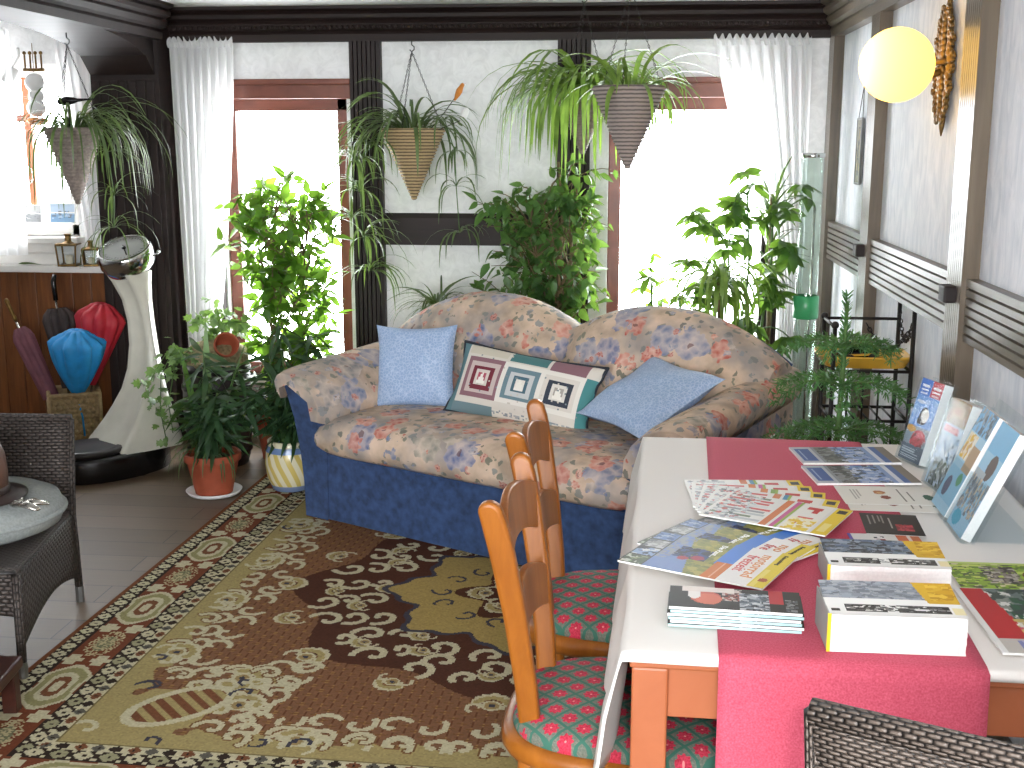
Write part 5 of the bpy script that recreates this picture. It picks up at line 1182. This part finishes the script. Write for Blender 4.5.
# Norfolk pine
r_ = thing('norfolk_pine', 'young Norfolk pine with feathery tiers, in a terracotta pot behind the table', 'plant', (.665, 3.86, 0)); pot(r_, .10, .13, .22, 'terra'); pot_top = .2
random.seed(71); rng = np.random.default_rng(71); mb = MB(); mb.tube([(0, 0, .18), (.004, .0, .6), (.012, 0, .9), (.014, 0, 1.10)], [.012, .010, .008, .005], 8); pos, dr, sc_ = [], [], []
for z in np.arange(.88, 1.12, .006):
    for k in range(5): a = rng.uniform(0, 2*PI); pos.append((.012, 0, z)); dr.append((math.cos(a), math.sin(a), 1.0)); sc_.append(.026)
for z, n, L, dp in ((.36, 7, .27, .10), (.52, 7, .26, .10), (.68, 7, .25, .085), (.83, 6, .23, .06), (.95, 6, .19, .04)):
    a0 = rng.uniform(0, 6)
    for k in range(n):
        a = a0 + 2*PI*k/n; l = L*rng.uniform(.85, 1.1); P = [Vector((.008 + math.cos(a)*l*t, math.sin(a)*l*t, z + .06*math.sin(PI*t*.55) - dp*1.5*t*t)) for t in [i/8 for i in range(9)]]; mb.tube(P, [.004 - .0003*i for i in range(9)], 5)
        side = Vector((-math.sin(a), math.cos(a), 0)); twigs = [P]
        for i in range(2, 9):
            for s_ in (-1, 1): q = l*.34*(1 - abs(i-4.5)/6); twigs.append([P[i] + (side*s_*.8 + Vector((math.cos(a), math.sin(a), 0))*.6 + Vector((0, 0, -.25)))*q*t for t in (0, .5, 1)])
        for tw in twigs:
            for i in range(len(tw)-1):
                d = tw[i+1]-tw[i]; nn = max(4, int(d.length/.0045))
                for j in range(nn):
                    p = tw[i] + d*j/nn; v = Vector(rng.normal(0, 1, 3)); v = (v - d.normalized()*v.dot(d.normalized())); pos.append(tuple(p)); dr.append(tuple(v.normalized() + d.normalized()*.9)); sc_.append(.024)
mb.build('stem', M['gstem'], r_, smooth=True); nt = (np.array([(-.11, 0, 0), (.11, 0, 0), (.06, 1, 0), (-.06, 1, 0)]), np.array([(0, 1, 2, 3)])); leafmesh('needles', r_, M['pine'], pos, dr, sc_, nt, rng=rng)
r_ = tag(MB().tube([(.36, 3.72, .006), (.43, 3.80, .02), (.50, 3.74, .03), (.56, 3.62, .006), (.66, 3.70, .006)], .006, 8).build('power_cable', M['white'], None, smooth=True), 'white power cable on the floor behind the table', 'cable')

# globe lamp on its ornate plate
r_ = thing('globe_wall_lamp', 'lit yellow glass globe lamp on an ornate brass plate on the right wall', 'wall lamp', (XR, 4.10, 1.84))
GX = -.165
MB().sph((GX, 0, 0), .118, 40, 28).build('globe', M['globe'], r_, smooth=True)
MB().tube([(-.02, 0, -.02), (-.05, 0, -.03), (GX+.105, 0, -.01)], .012, 10).lathe([(.045, 0), (.05, .004), (.03, .02)], 20, (0, 0, 0)).build('arm', M['brass'], r_, smooth=True)
o = r_.children[-1]
mb = MB(); random.seed(5)
for sg in (-1, 1):
    for k in range(9):
        z = sg*(.015 + .019*k); q = (.105*math.cos(min(1, k/9)*PI/2)**.8)*(1 - .35*abs(math.sin(k*1.1))) + .008
        for s_ in (-1, 1):
            mb.sph((-.014, s_*q*.6, z), .024*(1 - k*.05), 10, 7, .55, 1.1, .8)
            c_ = Vector((-.02, s_*q, z)); mb.tube([c_ + Vector((-.003*math.sin(t), s_*.020*(1-t/7)*math.cos(t), sg*.020*(1-t/7)*math.sin(t))) for t in [i*.5 for i in range(12)]], .0065, 6)
        mb.sph((-.022, 0, z), .016, 8, 6, .6, 1, 1)
    mb.tube([(-.012, 0, sg*.16), (-.012, 0, sg*.20), (-.012, 0, sg*.225)], [.012, .008, .002], 8)
mb.build('ornate_plate', M['brass'], r_, smooth=True)
lb = lamp('globe_bulb', 'POINT', (XR+GX-.055, 4.10, 1.845), 2.6, (1, .74, .38), shadow_soft_size=.03)
# narrow hanging plaque
r_ = thing('hanging_plaque', 'narrow framed plaque hanging by a cord on the right wall beyond the lamp', 'plaque', (XR-.012, 5.52, 1.555))
A = Art(12, 36, '7e7a68'); A.mottle(0, 0, 1, 1, ['8f8872', '6a6456', '9a8a5c'], 40, .12, 3).rect(.25, .12, .75, .88, '5d5a50').mottle(.25, .12, .75, .88, ['a48c4a', '6f6a58', '4c4a44'], 26, .10, 4)
q = art_face('panel_picture', A, .10, .27, 0, r_); q.rotation_euler = (PI/2, 0, -PI/2); q.location = (-.0065, 0, 0)
mb = MB()
for a, b_ in (((-.055, -.14), (-.055, .14)), ((.055, -.14), (.055, .14)), ((-.06, -.14), (.06, -.14)), ((-.06, .14), (.06, .14))): mb.tube([(-.004, a[0], a[1]), (-.004, b_[0], b_[1])], .006, 6)
mb.b2(-.005, .005, -.055, .055, -.14, .14); mb.build('frame', M['legmetal'], r_)
MB().tube([(-.004, -.05, .14), (0.004, 0, .29), (-.004, .05, .14)], .0018, 5).build('cord', M['iron'], r_); MB().sph((.004, 0, .29), .006, 8, 6).build('nail', M['iron'], r_, smooth=True)

# ------------------------------------------------------------------ printed matter on the table
def booklet(name, label, cat, x, y, z, w, h, t, up, art, texts=(), group=None, pages='pages', curl=None, mtx=None):
    """lies flat; `up` = heading in degrees of the top of its cover"""
    root = thing(name, label, cat, (x, y, z), R(up - 90), group)
    if mtx is not None: root.matrix_world = mtx
    art.a *= .86
    art_face('cover', art, w, h, t, root, 'paint', curl)
    art.a /= .86
    MB().b2(-w/2+.0008, w/2-.0008, -h/2+.0008, h/2-.0008, 0, t-.0006).build('pages', M[pages], root)
    for (s, size, mat, px, py) in texts: lettering(s, size, mat, root, (px, py, t + .0003))
    return root
ZT = .7612
def moto_art(k):
    A = Art(64, 92, '93924f'); r = np.random.default_rng(k)
    A.mottle(0, .2, 1, .72, ['a09a4c', '8a8f48', 'b3a85c', '7d8446'], 90, .06, k)
    A.rect(0, .0, 1, .17, '4a4a48')
    for i, cs in enumerate((('6d88b8', 'a9b8d0', '44618f'), ('9a9c9e', '6a6d72', 'c5c7c8'), ('8fa6c8', '3f434a', 'd8dde0'), ('56624c', '8d9a78', 'c2c8b8'))): A.rect(.25*i+.012, .012, .25*i+.238, .158, cs[0]).mottle(.25*i+.012, .012, .25*i+.238, .158, cs, 16, .04, k+i)
    A.poly(lambda U, V: (V > .17) & (V < .26 + .2*U), '7f96c4').mottle(0, .17, .7, .3, ['8c93a8', '7890bf', '9aa0a8'], 24, .04, k+7)
    A.mottle(.30, .26, .62, .50, ['1c2234', '2c3f70', '14161c', '3d4f88'], 60, .04, k+8).ell(.56, .44, .06, .045, 'a8324a').ell(.62, .35, .05, .04, 'b03a4c').ell(.40, .46, .05, .04, '20242e')
    A.poly(lambda U, V: (V > .56) & (V < .70) & (U < .62 - (V-.56)*.4), '4f86d8').poly(lambda U, V: (V > .58) & (V < .70) & (U > .55), 'd0742e').rect(.55, .63, .98, .645, 'e8b088')
    A.rect(0, .69, 1, .89, 'f4f2ee').rect(0, .89, 1, 1, 'e8cf3c').rect(.52, .905, .98, .93, 'f0dc70').ell(.8, .95, .05, .03, 'b0562c')
    return A
mx = (('frontmost motorcycle magazine of the fan, cover fully visible with title at its right edge', .163, 2.318, -25.5, .0150), ('second motorcycle magazine, fanned out partly under the frontmost one', .205, 2.415, -34, .0105), ('third motorcycle magazine, lowest of the fan with a dark spine edge', .262, 2.487, -44, .0060))
for i, (lab, x, y, up, dz) in enumerate(mx):
    booklet('magazine', lab, 'magazine', x, y, ZT + dz, .212, .302, .004, up, moto_art(11), [('motorrad', .036, 't_orange', -.075, .090), ('freizeit', .036, 't_red', -.06, .064), ('Die Passt...', .018, 't_white', -.085, -.002), ('Reisezeitung', .012, 't_dark', -.09, .128)], 'motorcycle magazines fanned on the table')
def yel_art(k):
    A = Art(60, 84, 'e9e6e0'); r = np.random.default_rng(k)
    for i in range(9): A.rect(.06+.1*i, .04, .135+.1*i, .30+.18*r.random(), ['8d8f92', 'b8babb', 'c8403c', 'd8d8d4', '6d7a5c', 'a0a4a8'][r.integers(6)])
    A.mottle(.02, .02, .98, .30, ['9a9da0', 'c9ccce', '5d6064', 'b54a40', 'e0e0dc'], 60, .035, k)
    A.rect(.0, .48, 1, .53, 'd2702c').rect(.0, .56, 1, .60, ['c9508c', '7aa03c', '3f8ab0'][k % 3]).rect(.0, .60, 1, .62, '8fae3c')
    A.rect(0, .63, 1, .86, 'f3efe6').rect(.12, .68, .22, .8, 'c8352c').rect(.22, .74, .34, .79, 'c8352c').rect(.5, .68, .56, .8, 'd8604c').rect(.62, .68, .78, .71, 'c8352c').mottle(.55, .64, .98, .85, ['f0d23c', 'e8c020', 'f8f0d0'], 26, .05, k)
    A.rect(0, .88, 1, 1, 'efce2c').rect(.06, .91, .2, .98, '2a2a26').rect(.6, .9, .9, .97, 'f6e48a'); return A
yl = ['farthest of the fanned yellow-topped magazines, top edge beside the grey-blue brochures', 'fanned yellow-topped magazine, second from the grey-blue brochures', 'fanned yellow-topped magazine in the middle of the yellow fan', 'fanned yellow-topped magazine, second nearest to the motorcycle magazines', 'yellow-topped magazine next to the motorcycle magazines, nearest of its fan']
for i, (x, y, up) in enumerate(((.290, 2.850, 4), (.298, 2.800, -2), (.312, 2.752, -9), (.325, 2.70, -17), (.333, 2.640, -26))):
    booklet('magazine', yl[i], 'magazine', x, y, ZT + .0042*i*.9, .205, .29, .0036, up, yel_art(20+i), (), 'yellow-topped magazines fanned on the runner')
for i, (x, y) in enumerate(((.580, 3.222), (.588, 3.03))):
    A = Art(40, 60, '8f9498'); A.mottle(.0, .25, 1, .58, ['5a5d58', '70736c', '494c4a', '8a8d8a'], 70, .06, 31+i).rect(0, .47, 1, .78, '8ea6cf').mottle(0, .42, 1, .74, ['6f8dc4', 'a9bcdc', 'd3dcea', '55606c'], 46, .06, 33+i).rect(0, 0, 1, .22, 'b8bcc4').rect(.12, .03, .88, .19, '3d5a98').rect(.2, .06, .8, .09, '8fa4cc').rect(0, .78, 1, .83, 'dfe3ea').rect(0, .83, 1, .9, '5f78ac').rect(0, .86, 1, .87, 'e8ecf2').rect(0, .9, 1, 1, '8d8478')
    booklet('brochure', ['grey-blue mountain brochure at the far edge of the table', 'grey-blue mountain brochure lying in front of its twin, nearer the camera'][i], 'brochure', x, y, ZT, .165, .262, .006, 6.5, A, [('ALPEN', .03, 't_dark', -.07, .108)] if False else (), 'grey-blue brochures on the table')
for i, (x, y, up) in enumerate(((.625, 2.855, 2), (.632, 2.805, -1))):
    A = Art(40, 60, 'eeeae0'); A.ell(.62, .45, .10, .05, '8f4a38').ell(.35, .42, .10, .06, 'b8794c').ell(.38, .42, .05, .03, 'd8a878').ell(.6, .88, .16, .05, '3c6450').lines(.2, .08, .8, .26, 6, 'b9b5ab', .35, 3).rect(.2, .55, .8, .556, '9a968c').rect(.15, .62, .85, .635, '8a867c').rect(.3, .70, .8, .712, '8a867c').rect(.25, .78, .7, .79, 'a09c92')
    booklet('flyer', ['cream flyer with brown and green drawings, upper one on the runner edge', 'cream flyer lying half under its twin, nearer the black leaflet'][1-i], 'flyer', x, y, ZT + (.0 if i else .0016) if False else ZT + .0016*(1-i), .15, .235, .0014, up, A, (), 'cream flyers on the table')
A = Art(40, 34, '2a2726'); A.lines(.1, .12, .6, .4, 6, '8a8684', .35, 5).mottle(.50, .56, .80, .84, ['b03440', 'c84450', '8a2430'], 22, .07, 6).rect(.2, .48, .7, .51, 'a8a4a0')
booklet('leaflet', 'black leaflet with a red motif between the cream flyers and the thick catalogues', 'leaflet', .585, 2.628, ZT + .0012, .15, .125, .0016, -4, A)
A = Art(40, 40, 'f0edea'); A.rect(0, 0, 1, .06, '6d5fb4').mottle(.1, .32, .95, .62, ['2c2a30', '8a3030', 'f0edea', '55505c'], 26, .06, 8).rect(0, .68, 1, .82, 'd8704c').rect(0, .82, 1, .87, 'f2e0d4').rect(0, .87, 1, 1, 'd27850').rect(.55, .12, .95, .28, '6d5fb4')
booklet('leaflet', 'white leaflet with orange stripes and purple edge, partly under the farther thick catalogue', 'leaflet', .552, 2.475, ZT, .17, .15, .0014, 1, A, [('hr p', .035, 't_dark', .0, -.045)])
# thick catalogues with lifting covers
def catalogue(label, x, y, rz, w, d, h, seed, curl):
    root = thing('thick_catalogue', label, 'catalogue', (x, y, ZT), R(rz)); mb = MB(); n = 14; r = random.Random(seed); P = []
    for j in range(n+1): P.append([(sx*(w/2 - r.uniform(0, .0012)), sy*(d/2 - r.uniform(0, .0012)), .002 + (h-.004)*j/n) for sx, sy in ((-1, -1), (1, -1), (1, 1), (-1, 1))])
    mb.grid(P, cv=True, flip=True); mb.add(P[-1], [(0, 1, 2, 3)]); mb.build('pages', M['pages'], root)
    A = Art(110, 60, 'efefec'); A.rect(0, .52, .78, 1, '70767e').mottle(0, .52, .78, 1, ['8a9098', 'a4a8ae', '767c84', '9aa2ac'] if seed == 41 else ['4c5258', '3c4044', '6d7a86', '8a94a0', '5b6a80'], 120, .06, seed).poly(lambda U, V: (U > .70 + .12*(1-V)) & (V > .42), 'd0a838').mottle(.80, .5, 1, 1, ['c89c30', 'dcb848', 'b88c2c'], 16, .06, seed+1)
    A.rect(.14, .10, .44, .34, '3c3c3c').rect(.52, .10, .90, .34, '444442').mottle(.15, .14, .9, .32, ['8a8a88', '2a2a2a', '5d5d5c', 'efefec'], 40, .035, seed+2).rect(.03, .10, .09, .18, '2c2c2c').rect(.92, .08, 1, .3, 'ece0b0')
    art_face('cover', A, w, d, h, root, 'paint', lambda X, Y: curl*((Y/d + .5)**2))
    MB().b2(-w/2-.0015, -w/2+.001, -d/2, d/2, 0, h+.001).build('spine', M['dial'], root, bevel=.001)
    MB().b2(-w/2-.002, -w/2+.004, -d/2-.0006, -d/2+.001, .0, h).build('yellow_edge', M['t_yellow'], root)
    MB().b2(-w/2, w/2, -d/2, d/2, 0, .002).build('back_cover', M['pages'], root); return root
catalogue('thick white-paged catalogue at the near end of the runner, in front of its thinner twin', .450, 1.990, .5, .226, .125, .068, 41, .012)
catalogue('thinner white-paged catalogue right behind the thick one on the runner', .498, 2.285, -.5, .228, .125, .048, 42, .010)
A = Art(60, 40, '8fae3c'); A.mottle(0, 0, 1, 1, ['9cc03c', 'c8d868', '6d8a34', 'd8d0a8', '55603c'], 120, .07, 51).mottle(.3, .2, .62, .85, ['6a6058', '8d847c', '3f3a38', 'b8b0a8'], 40, .06, 52).ell(.72, .5, .07, .16, '5a1c1c').ell(.85, .75, .08, .12, 'd8c840').rect(0, .92, 1, 1, 'c8d880')
booklet('leaflet', 'bright green landscape leaflet at the right edge of the table behind the red one', 'leaflet', .742, 2.318, ZT, .21, .148, .003, 90, A)
A = Art(56, 80, 'c9c4bc'); A.rect(0, .5, 1, 1, '55625c').mottle(.1, .5, .7, 1, ['3c4a44', '6d7a78', '2f5a40', '8a9088', 'e0e0dc'], 60, .08, 53).rect(.6, .72, 1, 1, '4a5260').poly(lambda U, V: (U < .34 - .14*(V-.35)) & (V > .2), 'c02c30').poly(lambda U, V: (U < .06), 'efefec').mottle(.3, .16, 1, .5, ['e0dcd4', 'c8506c', 'd8c878', 'c9b46c', 'efe8e0'], 60, .06, 54).rect(.2, 0, 1, .17, '8a8cc0').mottle(.2, 0, 1, .17, ['9ca0cc', 'b8b8d8', '7478a8'], 24, .05, 55).poly(lambda U, V: (U > .75) & (U < .88) & (V > .82), 'c02c30')
booklet('leaflet', 'red-striped glossy leaflet at the right front corner of the table beside the thick catalogue', 'leaflet', .725, 2.09, ZT, .205, .296, .005, 91, A)
# stack of long brochures: each one a thing
A = Art(40, 84, '24221f'); A.ell(.48, .28, .30, .12, 'c8604c').ell(.55, .30, .26, .10, 'd8745c').ell(.35, .19, .22, .05, 'efe9e4').mottle(.05, .4, .6, .56, ['a0564c', 'd0c0b8', '5a3430'], 24, .05, 61).mottle(.2, .54, 1, .76, ['7c848c', 'a8aeb4', '3c4248', '55606c', 'd0d4d8'], 70, .05, 62).rect(.0, .76, .62, .87, 'b82c34').mottle(.4, .88, .95, .98, ['8a8c8e', '50545a'], 14, .04, 63).rect(.0, .10, .22, .5, 'e8dcd4')
names = ['topmost brochure of the small stack near the table end, black cover with red fruit'] + ['%s brochure below the top in the small stack beside the near catalogue' % s for s in ('first', 'second', 'third', 'fourth')] + ['bottom brochure of the small stack beside the near catalogue']
for k in range(6):
    lv = 5 - k
    pg = 't_white' if k % 2 == 0 else 'teal'
    if 'teal' not in M: M['teal'] = plain('teal_paper_edge', 'a8cfd0', .6, var=.15, scale=60)
    booklet('brochure', names[k], 'brochure', .194 + .003*math.sin(k*2), 2.062 - .002*k, ZT + .0056*lv, .102, .232, .0054, -3.5 + .7*math.sin(k*3), A, [('Essen', .010, 't_white', .0, .085), ('Rezepte', .012, 't_white', -.045, .088)] if False else (), 'small stack of long brochures', pg)
# acrylic holders; local -y is the front
def brochure_block(name, label, w, h, t, art, mtx, texts=()):
    root = booklet(name, label, 'brochure', 0, 0, 0, w, h, t, 90, art, texts, None, 'pages', None, mtx); return root
def up_frame(x, y, z, rz, tilt):
    return Matrix.Translation((x, y, z)) @ Matrix.Rotation(R(rz), 4, 'Z') @ Matrix.Rotation(R(-tilt), 4, 'X')
def holder(label, x, y, rz, w, h, d, tilt):
    root = thing('brochure_holder', label, 'brochure holder', (x, y, ZT), R(rz)); mb = MB(); F = Matrix.Rotation(R(-tilt), 4, 'X')
    def pl(nm, a): q = MB(); q.M = F @ Matrix.Translation((0, 0, .0)); q.b2(*a); q.build(nm, M['acrylic'], root)
    sh = d*math.sin(R(tilt)); pl('back_panel', (-w/2, w/2, d-.003, d, sh*.0, h)); pl('front_panel', (-w/2, w/2, 0, .003, d*math.tan(R(tilt))*0, h*.96))
    for s in (-1, 1): pl('side_panel', (s*w/2 - .0015, s*w/2 + .0015, .003, d-.003, 0, h*.97))
    pl('floor_panel', (-w/2, w/2, .003, d-.003, 0, .003))
    MB().b2(-w/2, w/2, d*.9, d*.9+.09, 0, .003).build('foot', M['acrylic'], root); q = MB(); q.tube([(0, d*.9+.088, .002), (0, d*1.0+h*.30*math.sin(R(tilt)), h*.30*math.cos(R(tilt)))], .002, 4); q.build('rear_strut', M['acrylic'], root)
    return root, Matrix.Translation((x, y, ZT)) @ Matrix.Rotation(R(rz), 4, 'Z') @ F
A1 = Art(44, 92, '5f93d8'); A1.mottle(0, .42, 1, .76, ['6ea0e0', '4f84cc', '8cb8ea', 'a9c8ee'], 60, .07, 71).rect(.0, .80, .48, 1, '2f6cc8').rect(.52, .80, 1, 1, 'c02838').rect(.08, .9, .42, .93, 'e8eef8').rect(.08, .86, .42, .885, 'dfe8f4').rect(.6, .9, .94, .93, 'f4e4e4').rect(.6, .86, .94, .885, 'f0dcdc').rect(.6, .82, .9, .835, 'e8c4c8').rect(.1, .82, .4, .835, 'c8d8f0')
A1.ell(.55, .56, .20, .11, '2a2c30').ell(.60, .57, .17, .085, 'ece8e0').ell(.42, .5, .10, .05, '222426').ell(.28, .72, .22, .02, 'c9d6ea').rect(0, 0, 1, .20, '5c6672').lines(.06, .03, .9, .17, 5, 'aab2ba', .4, 7).rect(0, .2, 1, .42, '8a949c').ell(.62, .29, .30, .10, 'c02c34').ell(.62, .33, .18, .05, 'd8505c').ell(.2, .38, .2, .04, 'd89a30').ell(.45, .30, .06, .05, '701820').mottle(.3, .2, .95, .3, ['a02028', '701418', 'd04048'], 16, .05, 72)
h1, F1 = holder('clear brochure holder with the blue and red brochure, farthest along the right wall', .735, 3.185, -72, .118, .235, .04, 16)
brochure_block('brochure', 'blue and red brochure with a red car picture in the farthest clear holder', .105, .222, .028, A1, F1 @ Matrix.Translation((0, .033, .116)) @ Matrix.Rotation(PI/2, 4, 'X'), [('MODELL', .016, 't_white', -.047, .082), ('MODELL', .016, 't_white', .006, .082), ('AUTO', .014, 't_white', -.047, .068), ('AUTO', .014, 't_white', .006, .068)][:0])
A2 = Art(44, 92, 'b8c6d6'); A2.rect(0, .72, 1, 1, '9a6a48').mottle(0, .72, 1, 1, ['8a5a3c', 'a87c50', '7a6a3c', 'b08a60'], 40, .08, 73).rect(.22, .80, .78, .93, 'e0c8a8').rect(.3, .84, .7, .86, 'a8402c').rect(.3, .88, .7, .9, 'a8402c').rect(.06, .62, .8, .70, 'b8343c').rect(.1, .65, .7, .665, 'f0d8d8').mottle(0, .2, 1, .6, ['9cb4d0', '7c98bc', 'd0dae6', 'e8ecf0', '66707c'], 90, .06, 74).mottle(.1, 0, .9, .3, ['8a8c8a', '6a6c6a', 'b0b2ae', '50564c'], 50, .06, 75)
h2, F2 = holder('clear brochure holder with the brown-topped brochure, second along the right wall', .742, 2.945, -80, .118, .235, .055, 16)
brochure_block('brochure', 'pale brochure with a brown heading and red bar in the second clear holder', .105, .222, .040, A2, F2 @ Matrix.Translation((0, .046, .116)) @ Matrix.Rotation(PI/2, 4, 'X'))
root = thing('leaflet_display', 'slanted clear acrylic display with two pockets, nearest along the right wall', 'leaflet display', (.705, 2.675, ZT), R(-91)); F3 = Matrix.Rotation(R(-24), 4, 'X'); W3 = .30
def pl3(nm, a): q = MB(); q.M = F3; q.b2(*a); q.build(nm, M['acrylic'], root)
pl3('back_panel', (-W3/2, W3/2, .03, .033, 0, .29)); 
for c_ in (-.075, .077): pl3('pocket_front', (c_-.068, c_+.068, 0, .003, 0, .13)); pl3('pocket_floor', (c_-.068, c_+.068, .003, .03, 0, .003))
for x in (-.145, -.003, .003, .147): pl3('pocket_side', (x-.0012, x+.0012, .003, .03, 0, .13))
MB().b2(-W3/2, W3/2, .03, .16, 0, .003).build('foot', M['acrylic'], root)
for s_ in (-1, 1): MB().add([(s_*W3/2, .035, .003), (s_*W3/2, .155, .003), (s_*W3/2, .135, .24)], [(0, 1, 2)]).build('gusset', M['acrylic'], root, solid=.003)
FD = Matrix.Translation((.705, 2.675, ZT)) @ Matrix.Rotation(R(-91), 4, 'Z') @ F3
A3 = Art(44, 72, 'a8cfe4'); A3.rect(0, .76, 1, 1, '6aa4d0').mottle(.0, .76, 1, 1, ['4a5a68', '7fb4dc', '8a949c'], 30, .07, 81).rect(.05, .5, .6, .75, 'e8dcc0').mottle(.05, .5, .6, .75, ['e0b848', 'f0ece0', 'c8a070'], 16, .06, 82).rect(.55, .42, 1, .66, 'b89a78').rect(0, .1, 1, .42, '8cc0dc').ell(.3, .22, .16, .1, '4a4e6a').ell(.75, .34, .14, .06, '5a9a6c')
A4 = Art(44, 72, '9cc8e2'); A4.rect(0, .72, 1, 1, '7cb8de').ell(.62, .62, .2, .12, '5a4a44').rect(0, .3, .55, .55, 'a8b4bc').mottle(0, .15, 1, .5, ['8a9098', '6d7680', 'c9b8a0', '90b8d0'], 50, .07, 83).ell(.3, .10, .22, .07, '38a8c8')
for k, (cx, art, lab) in enumerate(((-.076, A3, 'light blue leaflet in the far pocket of the slanted clear display'), (.077, A4, 'light blue leaflet in the near pocket of the slanted clear display'))):
    booklet('leaflet', lab, 'leaflet', 0, 0, 0, .125, .255, .022, 90, art, (), None, 'pages', None, FD @ Matrix.Translation((cx, .027, .134)) @ Matrix.Rotation(PI/2, 4, 'X'))
